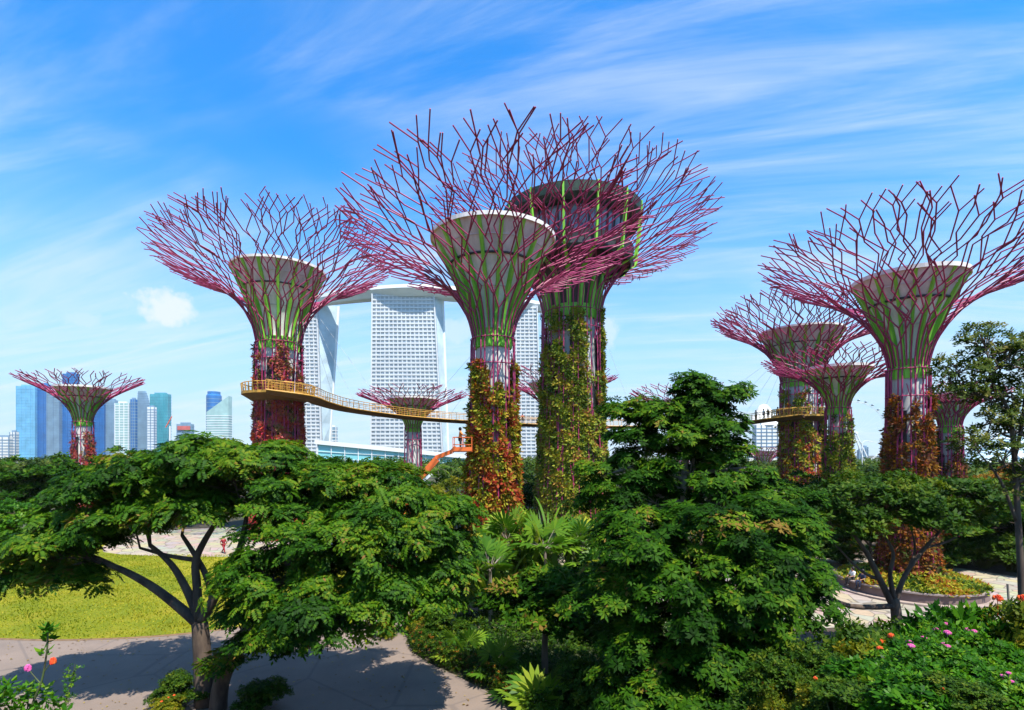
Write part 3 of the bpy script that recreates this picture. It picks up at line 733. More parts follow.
    for i in range(len(L0)-1):
        for k in range(4): fs.append((i*4+k, i*4+(k+1) % 4, i*4+4+(k+1) % 4, i*4+4+k))
    fs += [(0, 1, 2, 3), tuple(len(vs)-4+k for k in (3, 2, 1, 0))]
    mb.add(vs, fs); r0 = mb.build('rib', RIBM, t)
    for k in range(1, nrib): dupe_part(r0, t, 2*pi*k/nrib)
    MB().lathe([(rc+.03, zn-.9), (rc+.10, zn-.9), (rc+.14, zn+.5), (rc+.06, zn+.5)], 32).build('rib_collar', RIBM, t)
    # magenta steel: verticals round the trunk, then branches that fork outwards
    pr = smooth_path([(rn+(Rr-rn)*u, 0, zn+(H-zn)*v) for u, v in PROF], 6)
    s = [0]
    for a, b in zip(pr[:-1], pr[1:]): s.append(s[-1]+(b-a).length)
    S = s[-1]; pr_r = [p.x for p in pr]; pr_z = [p.z for p in pr]
    TLT = .14 if detail > 1 else .06
    PH0 = atan2(-c.y, -2.1*c.x)
    def at(th, q):
        q = max(0, q); r = np.interp(q, s, pr_r); z = np.interp(q, s, pr_z)-TLT*Rr*(max(0, r-rbowl*.8)/(Rr-rbowl*.8))*(1-cos(th-PH0))
        if q > S: z += (q-S)*.5; r += (q-S)*.85
        return Vector((r*cos(th), r*sin(th), z))
    st = MB(); ns = 5 if detail > 1 else 4
    for k in range(nrod):
        th = 2*pi*k/nrod
        if (k % 3 if detail > 1 else k % 2): st.tube([((rad(z)+.12)*cos(th), (rad(z)+.12)*sin(th), z) for z in np.linspace(0, zn*.97, 7)]+[at(th, 0)], thick, ns)
        for z0 in np.arange(rng.uniform(0, 2), zn-1.5, 2.6*rn/1.7):       # diagonal lacing
            if rng.random() < .4:
                z1 = z0+1.9*rn/1.7*rng.uniform(.7, 1.1); sg = rng.choice((-1, 1)); t1 = th+sg*2*pi/nrod
                if z1 < zn: st.tube([((rad(z0)+.12)*cos(th), (rad(z0)+.12)*sin(th), z0), ((rad(z1)+.12)*cos(t1), (rad(z1)+.12)*sin(t1), z1)], thick*.7, 4, False)
        # branches: straight rods that kink and fork in Ys as the trumpet widens
        stack = [(th, 0.0, 0, 0.0)]
        FK = (.20, .50, .84)
        while stack:
            th0, q0, L, head = stack.pop()
            sp = 2*pi/(nrod*2**L); lane = th0
            q1 = S*(FK[L]+rng.uniform(-.08, .08)) if L < 3 else min(S*1.01, q0+S*rng.uniform(.07, .15))
            if L == 2 and rng.random() < .22: q1 = S*rng.uniform(.86, 1.0); fin = True
            else: fin = L == 3
            q1 = max(q1, q0+S*.06); pts = [at(th0, q0)]; q = q0; tc_ = th0
            step = S*.115; sgn = 1 if head > 0 else (-1 if head < 0 else rng.choice((-1, 1)))
            if L == 0: pts = [at(th0, v) for v in np.linspace(0, q1*.72, 6)]; q = q1*.72
            first = True
            if L > 0: lane = th0+sgn*.5*sp
            while q < q1-.05*S:
                dq = min(step*rng.uniform(.75, 1.3), q1-q)
                if q1-q-dq < .035*S: dq = q1-q
                r_ = np.interp(q+dq/2, s, pr_r)
                if first: off = sgn*tan_(abs(head)*(1.2 if L == 3 else 1))*dq/r_ if head else 0
                else: off = lane+sgn*min(.30*sp, tan_(radians(rng.uniform(5, 15)))*dq/r_)-tc_
                mx_ = tan_(radians(34))*dq/r_; off = max(-mx_, min(mx_, off))
                tc_ += off; q += dq; pts.append(at(tc_, q)); sgn = -sgn; first = False
            st.tube(pts, thick*(1, .92, .84, .74)[L], ns, True)
            if not fin:
                a1, a2 = radians(rng.uniform(18, 32)), radians(rng.uniform(18, 32))
                if L == 0: lim = .42
                stack.append((tc_, q, L+1, a1)); stack.append((tc_, q, L+1, -a2))
    for zz in (zn-.2, zn-2.2):      # hoops round the neck
        st.tube([((rad(zz)+.16)*cos(2*pi*k/36), (rad(zz)+.16)*sin(2*pi*k/36), zz) for k in range(37)], thick*.7, 4, False)
    st.build('steel_branches', STEEL, t)
    # planting on the trunk
    if zpl > 0:
        zq = np.linspace(0, zpl, 10); npn = 14; pm = MB()
        for k in range(npn):
            if rng.random() < .82:
                zt_ = zpl*rng.uniform(.8, 1.0); a0 = 2*pi*k/npn+.03; a1 = 2*pi*(k+1)/npn-.03
                pm.lathe([(rad(z)*.80+.22, z) for z in np.linspace(0.05, zt_, 8)], 3, a0=a0, a1=a1)
        pm.build('planting_panels', PANELM, t)
        n = int(dens*zpl*rb*3.0); th = rng.uniform(0, 2*pi, n); z = zpl*1.06*rng.random(n)
        ph = rng.uniform(0, 6.28, 8)
        top = zpl*(.92+.16*np.sin(th*3+ph[6])+.12*np.sin(th*7+ph[7]))
        mask = np.sin(th*5+ph[0]+.3*np.sin(z*.5))+np.sin(th*11+ph[1]+z*.35)*.8+np.sin(z*1.3+ph[2]+th*2)*.7+np.sin(z*2.9-th*6+ph[3])*.6
        keep = mask > (-2.1+2.0*np.clip(z/top, 0, 1.5)**3+rng.normal(0, .35, n))
        th, z = th[keep], z[keep]; n = len(z)
        bulge = .12+.13*np.sin(th*9+z*.9+ph[4])+.10*np.sin(z*2.1+th*4+ph[5])
        rz_ = np.array([rad(v) for v in z])*.93+(bulge*.7+rng.uniform(-.12, .12, n))*(lsz/.4)
        p = np.stack([rz_*np.cos(th), rz_*np.sin(th), z], 1); ax = np.stack([np.cos(th), np.sin(th), rng.uniform(-.5, .7, n)], 1)
        tn = np.clip(tint[0]+(tint[1]-tint[0])*(z/zpl)+.14*np.sin(th*7+ph[3]+z*1.1)+.14*np.sin(z*2.3+ph[4]+th*3)+rng.normal(0, .20, n), 0, 1)
        lsz = lsz*rng.uniform(.6, 1.35, n)
        V, tt = sprigs(p, ax, lsz, 'big' if detail > 1 else 'simple', rng, tn, .1)
        quads_obj('climbing_plants', V, tt, leaf, t)
    return t
V_MIX = leafmat('vine_mixed', [(.30, .03, .015), (.28, .08, .015), (.36, .29, .02), (.16, .22, .015), (.025, .06, .008)], .3)
V_GRN = leafmat('vine_green', [(.26, .08, .03), (.30, .26, .02), (.22, .25, .02), (.10, .16, .015), (.025, .055, .008)], .3)
V_RED = leafmat('vine_red', [(.48, .03, .05), (.44, .10, .03), (.38, .08, .10), (.22, .18, .03), (.06, .08, .015)], .3)
V_ORG = leafmat('vine_orange', [(.34, .07, .01), (.30, .15, .012), (.17, .04, .02), (.06, .035, .015), (.05, .075, .01)], .3)
supertree('nearest middle supertree with a slender red and green planted trunk', 493, 55, 2.45, 1.6, 19.2, 12.3, 29.2, 4.75, 26.8, 3, V_MIX, 16.2, 81, 0.36, (.15, .5), nrod=33, nrib=18, thick=0.062)
supertree('tallest supertree with a dark glazed bar under its canopy and a broad green planted trunk', 572, 84, 4.6, 3.5, 27.0, 16.8, 39.6, 8.0, 38.9, 4, V_GRN, 25.5, 48, 0.44, (.5, .55), nrod=42, nrib=14, thick=0.073, roof=True)
supertree('supertree with a reddish planted trunk wrapped by the left walkway ring', 279, 85, 3.1, 2.55, 23.6, 13.9, 36.0, 5.3, 32.2, 5, V_RED, 22, 48, 0.36, (.1, .55), nrod=40, nrib=16, thick=0.073)
supertree('large right supertree with an orange and dark red planted trunk', 908, 52, 1.9, 1.22, 16.5, 10.0, 26.0, 3.5, 22.9, 6, V_ORG, 13.6, 94, 0.31, (.62, .35), nrod=33, nrib=18, thick=0.057)
supertree('pink supertree behind, wrapped by the right walkway ring', 801, 110, 3.1, 2.85, 21.5, 13.2, 33.2, 6.0, 29.2, 7, V_MIX, 19, 22, .5, (.2, .7), nrod=40, nrib=16, thick=0.086)
supertree('small green ribbed supertree just in front of the right walkway ring', 838, 75, 1.5, 1.1, 15.2, 7.4, 20.8, 3.15, 19.2, 8, V_GRN, 13.5, 54, 0.32, (.3, .7), nrod=28, nrib=18, thick=0.060)
supertree('small supertree half hidden by the thin tree at the right', 950, 80, 1.35, 1.05, 13.4, 5.4, 18.0, 2.5, 16.9, 9, V_ORG, 12, 48, 0.32, (.2, .8), nrod=26, nrib=16, thick=0.065)
supertree('small flat pink supertree at the far left before the blue towers', 83, 110, 1.6, 1.25, 15.4, 8.3, 22.5, 3.6, 20.5, 10, V_RED, 13, 45, 0.36, (.1, .45), nrod=23, nrib=18, thick=0.069, detail=1)
supertree('small pale trunked supertree in front of the middle hotel tower', 413, 120, 1.7, 1.3, 14.8, 9.5, 21.0, 4.3, 19.5, 11, V_RED, 5, 16, 0.36, (.2, .6), nrod=22, nrib=18, thick=0.073, detail=1)
supertree('small supertree peeping out on both sides of the tallest trunk', 556, 126, 1.8, 1.4, 16.5, 11.0, 24.6, 4.9, 22.8, 12, V_GRN, 8, 27, 0.36, (.3, .7), nrod=22, nrib=18, thick=0.073, detail=1)
supertree('flat pink supertree canopy showing behind the tall dark tree', 685, 135, 1.7, 1.35, 15, 10.6, 22.8, 4.3, 20.5, 13, V_GRN, 8, 24, 0.36, (.3, .7), nrod=22, nrib=16, thick=0.082, detail=1)
supertree('tiny far supertree in front of the domed stone tower', 764, 230, 1.5, 1.2, 6.0, 8.0, 12.6, 3.4, 11.4, 14, V_GRN, 4, 10, .5, (.3, .7), nrod=19, nrib=12, thick=0.095, detail=1)
# planter rings
def planter(label, cx_, cy_, r, h, w, step):
    t = thing('round_planter', label, 'planter', (cx_, cy_, 0))
    MB().lathe([(r-w, 0), (r-w, h-.05), (r, h-.05), (r, 0)], 72).build('wall', mat('planter_stone', (.20, .135, .12), (.13, .09, .08), 1.2, .85), t)
    MB().lathe([(r-w-.06, h-.05), (r-w-.06, h+.06), (r+.12, h+.06), (r+.12, h-.05), (r-w-.06, h-.05)], 72).build('coping', mat('coping_stone', (.30, .235, .215), (.22, .17, .16), 1.5, .8), t)
    MB().lathe([(r+.02, 0), (r+.02, .14), (r+step, .14), (r+step, 0)], 72).build('step', mat('step_stone', (.33, .25, .21), (.25, .19, .16), 1.5, .85), t)
    MB().lathe([(.5, h-.08), (r-w-.02, h-.12)], 48).build('soil', SOIL, t)
    return t
planter('low round stone planter around the large right supertree', *SUPC['right'], 4.5, .75, .85, .5)
planter('low round stone planter around the middle front supertree', *SUPC['front'], 5.6, .75, .9, .5)
# ------------------------------------------------------------------ walkway
wk = thing('skywalk', 'yellow railed hanging walkway curving between the left and right supertrees', 'walkway', (0, 0, 0))
cl_ = P(279, 0, 85); cr_ = P(801, 0, 110); zl = 17.3; zr_ = 16.0
path = smooth_path([(cl_.x+.5, cl_.y-4.2, zl)]+[tuple(P(*q)) for q in ((303, 396, 81.5), (322, 402.5, 88), (348, 409, 95), (395, 415.5, 104), (440, 419.5, 111), (500, 423, 117), (560, 425.5, 121), (620, 426.5, 123), (690, 426, 122), (735, 423.5, 117), (768, 419.5, 111))]+[(cr_.x-1.5, cr_.y-3.8, zr_)], 8)
def ribbon(mb, pts, w, h, dz=0.0):
    vs = []; m_ = len(pts)
    for i, p in enumerate(pts):
        tg = (pts[min(i+1, m_-1)]-pts[max(i-1, 0)]); n_ = Vector((-tg.y, tg.x, 0)).normalized()*w/2
        for a, b in ((-1, 0), (1, 0), (.55, -h), (-.55, -h)): q = p+n_*a; vs.append((q.x, q.y, q.z+b+dz))
    fs = []
    for i in range(m_-1):
        for k in range(4): fs.append((i*4+k, i*4+(k+1) % 4, i*4+4+(k+1) % 4, i*4+4+k))
    mb.add(vs, fs+[(0, 1, 2, 3), (m_*4-1, m_*4-2, m_*4-3, m_*4-4)])
mb = MB(); ribbon(mb, path, 2.0, .40); mb.build('deck', BROWNM, wk)
def offset(pts, o, dz):
    out = []; m_ = len(pts)
    for i, p in enumerate(pts):
        tg = (pts[min(i+1, m_-1)]-pts[max(i-1, 0)]); n_ = Vector((-tg.y, tg.x, 0)).normalized()*o; out.append(p+n_+Vector((0, 0, dz)))
    return out
for sd in (-1, 1):
    rl = MB(); e = offset(path, sd*1.06, 0)
    rl.tube(offset(path, sd*1.06, .02), .09, 5); rl.tube(offset(path, sd*1.06, 1.15), .045, 4)
    for k in (.35, .62, .9): rl.tube(offset(path, sd*1.06, k), .018, 3)
    dense = []
    for a, b in zip(e[:-1], e[1:]):
        nn = max(1, round((b-a).length/1.4))
        for k in range(nn): dense.append(a.lerp(b, k/nn))
    for p in dense: rl.bar(p, p+Vector((0, 0, 1.15)), .05)
    rl.build('railing', YELM, wk)
hang = MB()
for i in range(6, len(path)-4, 5):
    p = path[i]; top_ = Vector((cl_.x+2.5, 85*K, 30)) if i < len(path)*.35 else (Vector((P(572, 0, 84).x, 86*K, 36)) if i < len(path)*.7 else Vector((cr_.x-2, 109*K, 27)))
    hang.tube([p+Vector((0, 0, .1)), top_], .018, 3, False)
hang.build('hanger_cables', FRAMEW, wk)
def ring(cx_, cy_, z, r0, r1):
    o = MB().lathe([(r0, z-.05), (r0, z-.9), (r1*.82, z-.65), (r1, z-.2), (r1, z), (r0, z)], 56, (cx_, cy_, 0)).build('ring_platform', BROWNM, wk)
    rl = MB(); rl.lathe([(r1-.02, z-.16), (r1+.10, z-.16), (r1+.10, z+.14), (r1-.02, z+.14), (r1-.02, z-.16)], 56, (cx_, cy_, 0))
    circ = lambda r, zz: [(cx_+r*cos(2*pi*k/56), cy_+r*sin(2*pi*k/56), zz) for k in range(57)]
    for zz, rr_ in ((z+1.15, .06), (z+.85, .02), (z+.5, .02)): rl.tube(circ(r1, zz), rr_, 5, False)
    for k in range(40): a = 2*pi*k/40; rl.bar((cx_+r1*cos(a), cy_+r1*sin(a), z), (cx_+(r1+.12)*cos(a), cy_+(r1+.12)*sin(a), z+1.15), .09)
    rl.build('ring_railing', YELM, o)
ring(cl_.x, cl_.y, zl, 2.9, 4.0); ring(cr_.x, cr_.y, zr_, 3.0, 4.15)
# ------------------------------------------------------------------ boom lift at the middle front supertree
ORG = mat('orange_paint', (.75, .16, .03), (.62, .12, .025), 2, .45)
bd = 52.5; b0 = P(404, 0, bd); t = thing('boom_lift', 'orange boom lift reaching a work basket up to the middle supertree trunk', 'boom lift', (b0.x, bd*K, 0))
L = lambda px, py, dd=bd: P(px, py, dd)-Vector((b0.x, bd*K, 0))
MB().box((0, 0, .95), (2.2, 3.6, .7)).build('chassis', ORG, t); MB().box((-.2, 0, 1.75), (1.9, 2.4, .9)).build('turntable', ORG, t)
wl = None
for sx_ in (-1.1, 1.1):
    for sy_ in (-1.3, 1.3):
        if wl is None: wl = MB().lathe([(0, -.2), (.3, -.2), (.5, -.17), (.52, 0), (.5, .17), (.3, .2), (0, .2)], 18).build('wheel', DARKM, t, True); w_ = wl
        else: w_ = wl.copy(); COL.objects.link(w_); w_.parent = t
        w_.rotation_euler = (0, radians(90), 0); w_.location = (sx_, sy_, .52)
j0 = Vector((-.1, 0, 2.1)); j1 = L(408, 491); j2 = L(437, 459); j3 = L(452, 451.5); j4 = L(456, 447)
m_ = MB(); m_.bar(j0, j1, .42, .5); m_.bar(j1, j2, .40, .46); m_.build('main_boom', ORG, t)
m_ = MB(); m_.bar(j1+Vector((.3, -.1, .0)), j1.lerp(j2, .62)+Vector((.42, -.1, -.2)), .2); m_.build('lift_cylinder', FRAMEW, t)
m_ = MB(); m_.bar(j2+Vector((-.1, 0, .1)), j3, .26, .3); m_.bar(j3, j4, .22, .3); m_.build('jib', ORG, t)
bk = L(463, 452); m_ = MB(); m_.box(bk+Vector((0, 0, .05)), (1.4, 1.0, .1))
for dx in (-.7, 0, .7):
    for dy in (-.5, .5): m_.bar(bk+Vector((dx, dy, .1)), bk+Vector((dx, dy, 1.1)), .05)
for zz in (.55, 1.1):
    for dy in (-.5, .5): m_.bar(bk+Vector((-.7, dy, zz)), bk+Vector((.7, dy, zz)), .05)
    for dx in (-.7, .7): m_.bar(bk+Vector((dx, -.5, zz)), bk+Vector((dx, .5, zz)), .05)
m_.box(bk+Vector((0, -.52, .22)), (1.4, .03, .3)); m_.build('work_basket', ORG, t)
BASKET = bk+Vector((b0.x, bd*K, .1))
# ------------------------------------------------------------------ people
SKIN = mat('skin', (.42, .22, .14), (.38, .19, .12), 5, .6); HAIRM = mat('dark_hair', (.015, .011, .009), None, 20, .6)
def skin_mesh(name, pts, edges, rad, m, parent, sub=1):
    me = bpy.data.meshes.new(name); me.from_pydata([tuple(p) for p in pts], edges, [])
    o = bpy.data.objects.new(name, me); COL.objects.link(o)
    md = o.modifiers.new('s', 'SKIN'); md.use_smooth_shade = True
    for v, r in zip(me.skin_vertices[0].data, rad): v.radius = (r, r) if not hasattr(r, '__len__') else r
    me.skin_vertices[0].data[0].use_root = True
    s2 = o.modifiers.new('d', 'SUBSURF'); s2.levels = sub; s2.render_levels = sub
    dg = C.evaluated_depsgraph_get(); nm = bpy.data.meshes.new_from_object(o.evaluated_get(dg))
    o.modifiers.clear(); o.data = nm; nm.materials.clear(); nm.materials.append(m); o.parent = parent
    return o
def person(label, loc, rz, pose, shirt, trousers, group=None):
    t = thing('person', label, 'person', loc, rz, group)
    J = {'pel': (0, 0, .93), 'waist': (0, 0, 1.08), 'chest': (0, -.01, 1.30), 'neck': (0, 0, 1.47), 'jaw': (0, -.03, 1.55), 'head': (0, -.01, 1.64), 'top': (0, 0, 1.71)}
    for s, n in ((-1, 'L'), (1, 'R')):
        J['hip'+n] = (s*.10, 0, .88); J['knee'+n] = (s*.11, -.02, .48); J['ank'+n] = (s*.11, .02, .08); J['toe'+n] = (s*.12, -.15, .04)
        J['sh'+n] = (s*.19, 0, 1.40); J['elb'+n] = (s*.24, .02, 1.12); J['wri'+n] = (s*.24, -.08, .88); J['han'+n] = (s*.24, -.11, .79)
    if pose == 'walk':
        J['kneeL'] = (-.11, -.22, .50); J['ankL'] = (-.11, -.30, .10); J['toeL'] = (-.11, -.46, .08); J['kneeR'] = (.11, .08, .48); J['ankR'] = (.11, .34, .12); J['toeR'] = (.12, .22, .03)
        J['elbL'] = (-.25, .14, 1.15); J['wriL'] = (-.25, .12, .92); J['hanL'] = (-.24, .09, .84); J['elbR'] = (.25, -.06, 1.13); J['wriR'] = (.24, -.26, 1.0); J['hanR'] = (.23, -.33, .96)
    if pose == 'sit':
        dz = -.93+.12
        for k in list(J):
            x, y, z = J[k]
            if k[:-1] not in ('knee', 'ank', 'toe'): J[k] = (x, y, z+dz)
        for s, n in ((-1, 'L'), (1, 'R')):
            J['hip'+n] = (s*.10, 0, .09); J['knee'+n] = (s*.13, -.44, .10); J['ank'+n] = (s*.13, -.42, -.34); J['toe'+n] = (s*.14, -.58, -.40)
            J['elb'+n] = (s*.25, -.10, .32); J['wri'+n] = (s*.15, -.32, .22); J['han'+n] = (s*.12, -.40, .20)
    if pose == 'lean':
        for s, n in ((-1, 'L'), (1, 'R')): J['elb'+n] = (s*.27, -.16, 1.18); J['wri'+n] = (s*.20, -.38, 1.14); J['han'+n] = (s*.18, -.46, 1.14)
    nm = list(J); ix = {n: i for i, n in enumerate(nm)}
    R = {'pel': .13, 'waist': .115, 'chest': .14, 'neck': .055, 'jaw': .075, 'head': .098, 'top': .06}
    for n in 'LR': R.update({'hip'+n: .09, 'knee'+n: .06, 'ank'+n: .042, 'toe'+n: .035, 'sh'+n: .065, 'elb'+n: .045, 'wri'+n: .032, 'han'+n: .04})
    E = [('pel', 'waist'), ('waist', 'chest'), ('chest', 'neck'), ('neck', 'jaw'), ('jaw', 'head'), ('head', 'top')]
    for n in 'LR': E += [('pel', 'hip'+n), ('hip'+n, 'knee'+n), ('knee'+n, 'ank'+n), ('ank'+n, 'toe'+n), ('chest', 'sh'+n), ('sh'+n, 'elb'+n), ('elb'+n, 'wri'+n), ('wri'+n, 'han'+n)]
    skin_mesh('body', [J[n] for n in nm], [(ix[a], ix[b]) for a, b in E], [R[n] for n in nm], SKIN, t)
    def sub(name, names, edges, rad, m): 
        i2 = {n: i for i, n in enumerate(names)}; return skin_mesh(name, [J[n] for n in names], [(i2[a], i2[b]) for a, b in edges], rad, m, t)
    sub('shirt', ['pel', 'waist', 'chest', 'shL', 'elbL', 'shR', 'elbR'], [('pel', 'waist'), ('waist', 'chest'), ('chest', 'shL'), ('shL', 'elbL'), ('chest', 'shR'), ('shR', 'elbR')], [.15, .14, .165, .085, .06, .085, .06], shirt)
    sub('trousers', ['pel', 'hipL', 'kneeL', 'ankL', 'hipR', 'kneeR', 'ankR'], [('pel', 'hipL'), ('hipL', 'kneeL'), ('kneeL', 'ankL'), ('pel', 'hipR'), ('hipR', 'kneeR'), ('kneeR', 'ankR')], [.15, .105, .078, .055, .105, .078, .055], trousers)
    hd = Vector(J['head']); 
    h = MB().lathe([(.0, .135), (.06, .125), (.105, .07), (.118, 0), (.105, -.07), (.09, -.12)], 14, tuple(hd+Vector((0, .03, .0)))); h.build('hair', HAIRM, t, True)
    f = MB()
    for s in (-1, 1): f.box(hd+Vector((s*.035, -.093, .0)), (.022, .02, .012))
    f.build('eyes', DARKM, t)
    MB().tube([hd+Vector((0, -.092, .01)), hd+Vector((0, -.115, -.03))], [.010, .018], 6).build('nose', SKIN, t)
    sh = MB()
    for n in 'LR': a, b = Vector(J['ank'+n]), Vector(J['toe'+n]); sh.tube([a+(a-b)*.25+Vector((0, 0, -.03)), (a+b)/2+Vector((0, 0, -.01)), b], [.048, .052, .042], 8)
    sh.build('shoes', DARKM, t, True)
    return t
def cloth(c, n): return mat(n, c, tuple(x*.8 for x in c), 6, .85)
CW, CN, CR, CK, CG = cloth((.75, .76, .78), 'white_cotton'), cloth((.02, .03, .07), 'navy_cotton'), cloth((.30, .02, .03), 'dark_red_cotton'), cloth((.03, .03, .035), 'black_cotton'), cloth((.45, .42, .36), 'beige_cotton')
pc = SUPC['right']; zc_ = .81
def on_ring(a): return (pc[0]+4.25*cos(a), pc[1]+4.25*sin(a), zc_)
for a, lb, s, tr in ((radians(183), 'person in a white shirt sitting on the round planter wall', CW, CK), (radians(195), 'person in a navy shirt sitting on the planter wall, beside the one in white', CN, CN)):
    person(lb, on_ring(a), a+radians(90), 'sit', s, tr)
w = P(223.5, 553.5, 71); person('person in dark red walking on the pale paving beyond the lawn', (w.x, w.y, .03), radians(70), 'walk', CR, CR)
person('worker in an orange vest standing in the lift basket', tuple(BASKET+Vector((-.2, 0, 0))), radians(100), 'lean', cloth((.75, .25, .05), 'orange_vest'), CK)
# visitors on the walkway
for i, (px, lb, s, tr) in enumerate(((769, 'visitor in black on the walkway, nearest the right ring', CK, CK), (762, 'visitor in a white shirt on the walkway left of the one in black', CW, CN), (755.5, 'visitor in beige leaning on the walkway railing', CG, CK), (523, 'lone visitor on the walkway between the two middle trunks', CR, CK), (776, 'visitor in dark red standing where the walkway meets the right ring', CR, CN))):
    best = min(range(len(path)-1), key=lambda k: abs(path[k].x/path[k].y*F*K+512-px)); a, b = path[best], path[best+1]
    pa = min(path, key=lambda q: abs(q.x/q.y*F*K+512-px)); person(lb, (pa.x, pa.y, pa.z+.02), [0, .6, 2.0, .3, -.5][i], 'lean' if i in (2, 3) else 'walk' if i == 1 else 'stand', s, tr, 'visitors on the walkway')

# ------------------------------------------------------------------ big foreground trees
b = P(206, 706, 28); b.z = 0
tree_px('rain_tree', 'wide spreading tree with dark forking bare limbs in front of the lawn', b,
    [([b, P(203, 660, 28), P(200, 622, 28)], [.42, .34, .30]),
     ([P(200, 625, 28), P(178, 606, 28), P(150, 585, 28), P(118, 568, 28.2), P(92, 560, 28.5)], [.22, .19, .16, .12, .07]),
     ([P(200, 620, 28), P(188, 592, 28.1), P(172, 565, 28.2), P(150, 545, 28.4)], [.2, .16, .12, .08]),
     ([P(199, 620, 28), P(197, 585, 28), P(196, 560, 28), P(208, 535, 28), P(222, 515, 28)], [.2, .16, .14, .11, .08]),
     ([P(202, 620, 28), P(213, 600, 27.8), P(226, 575, 27.6), P(240, 548, 27.5), P(246, 520, 27.5)], [.22, .18, .16, .13, .08]),
     ([P(213, 600, 28), P(206, 575, 28.2), P(195, 555, 28.4), P(182, 535, 28.6)], [.14, .12, .10, .07]),
     ([P(196, 560, 28), P(170, 556, 28.3), P(140, 548, 28.5)], [.1, .08, .05])],
    [(32, 566, 29, 30, 20, 1.8, 14), (60, 540, 28.5, 36, 26, 2.2, 20), (100, 510, 29, 46, 30, 2.6, 26), (150, 482, 29, 54, 32, 3, 30), (212, 462, 28.5, 50, 24, 2.8, 28), (262, 462, 28.5, 44, 26, 2.6, 24), (125, 525, 27.3, 40, 18, 1.8, 16), (195, 512, 27.4, 46, 26, 2, 22), (250, 505, 29, 36, 26, 2.2, 16), (16, 580, 28, 16, 11, .8, 8), (64, 583, 27.8, 34, 12, 1.2, 12), (20, 550, 28.6, 22, 16, 1.2, 9), (76, 550, 27.4, 40, 20, 1.6, 15), (170, 512, 27.2, 40, 18, 1.6, 14), (235, 480, 27.4, 44, 24, 1.8, 20), (120, 490, 28, 44, 22, 2, 16), (180, 470, 28, 44, 20, 2, 16)],
    LF_RAIN, 'pinnate', .40, 21, cr=(.5, .95), flat=.5, per=62, share=.35)
tree_px('rain_tree', 'dense dome crowned tree leaning right over the grey path', P(222, 710, 27.5)*1.0-Vector((0, 0, P(222, 710, 27.5).z)),
    [([P(218, 712, 27.5), P(222, 680, 27.3), P(238, 645, 27), P(262, 610, 26.6), P(290, 575, 26.3)], [.34, .30, .27, .22, .15]),
     ([P(250, 628, 26.8), P(300, 615, 26.4), P(350, 590, 26), P(392, 560, 25.8)], [.17, .14, .11, .07])],
    [(318, 490, 27.5, 48, 24, 2.6, 26), (385, 492, 27.5, 46, 26, 2.6, 26), (300, 530, 26.2, 52, 40, 2.6, 34), (362, 545, 25.6, 56, 42, 2.6, 36), (428, 535, 26.3, 38, 36, 2.2, 22), (270, 585, 25.3, 42, 40, 2, 26), (330, 595, 25, 52, 36, 2.2, 30), (395, 590, 25.6, 44, 30, 2, 22), (252, 615, 25.6, 24, 24, 1.1, 12), (300, 628, 24.6, 40, 22, 1.4, 18), (262, 645, 24.8, 22, 16, .8, 9), (350, 622, 24.6, 40, 20, 1.4, 16), (244, 580, 26, 20, 24, 1.0, 8), (280, 500, 27, 40, 26, 2, 16), (345, 575, 24.8, 46, 30, 1.6, 20), (440, 575, 26, 26, 26, 1.4, 12), (450, 520, 27, 22, 22, 1.4, 10), (330, 475, 28, 36, 14, 1.6, 12), (215, 668, 26.6, 16, 16, .5, 5), (452, 555, 26.4, 22, 24, 1.2, 12), (425, 600, 25.4, 30, 24, 1.3, 14), (375, 612, 24.6, 40, 18, 1.2, 12)],
    LF_RAIN, 'pinnate', .38, 22, cr=(.5, .95), flat=.5, per=66, share=.25)
bt = P(684, 700, 26); bt.z = terr(bt.x, bt.y)
tree_px('umbrella_tree', 'tall dark tree with tiered branches and a pale thin trunk, centre right', bt,
    [([bt, P(682, 600, 26), P(684, 530, 26), P(684, 480, 26), P(688, 430, 26), P(690, 395, 26)], [.22, .19, .15, .12, .08, .04])],
    [(688, 394, 26, 18, 14, .8, 8), (700, 412, 26, 24, 16, 1.0, 11), (730, 395, 26, 16, 8, .7, 6), (714, 408, 25.8, 18, 12, .9, 7), (632, 411, 26, 26, 10, .9, 11), (660, 420, 26, 26, 16, 1.1, 11), (676, 440, 25.8, 36, 22, 1.3, 18), (718, 440, 25.6, 30, 24, 1.3, 14), (728, 450, 26, 22, 12, .9, 7), (640, 446, 26.3, 28, 22, 1.2, 16), (608, 474, 26.3, 26, 16, 1.2, 10), (752, 478, 26, 24, 16, 1.2, 9), (690, 474, 26, 48, 26, 1.8, 22), (726, 474, 26.3, 34, 22, 1.5, 14), (628, 488, 26.3, 38, 24, 1.5, 16), (764, 500, 26, 34, 18, 1.5, 13), (600, 508, 26.5, 28, 18, 1.4, 10), (655, 512, 26.6, 46, 26, 1.6, 18), (718, 512, 26.4, 48, 26, 1.8, 18), (800, 512, 25.8, 26, 16, 1.2, 9)],
    LF_DARK, 'whorl', .24, 23, bark=BARKP, cr=(.3, .72), flat=.9, per=46, share=.7, low=-.7)
b2 = P(668, 740, 22); b2.z = terr(b2.x, b2.y)
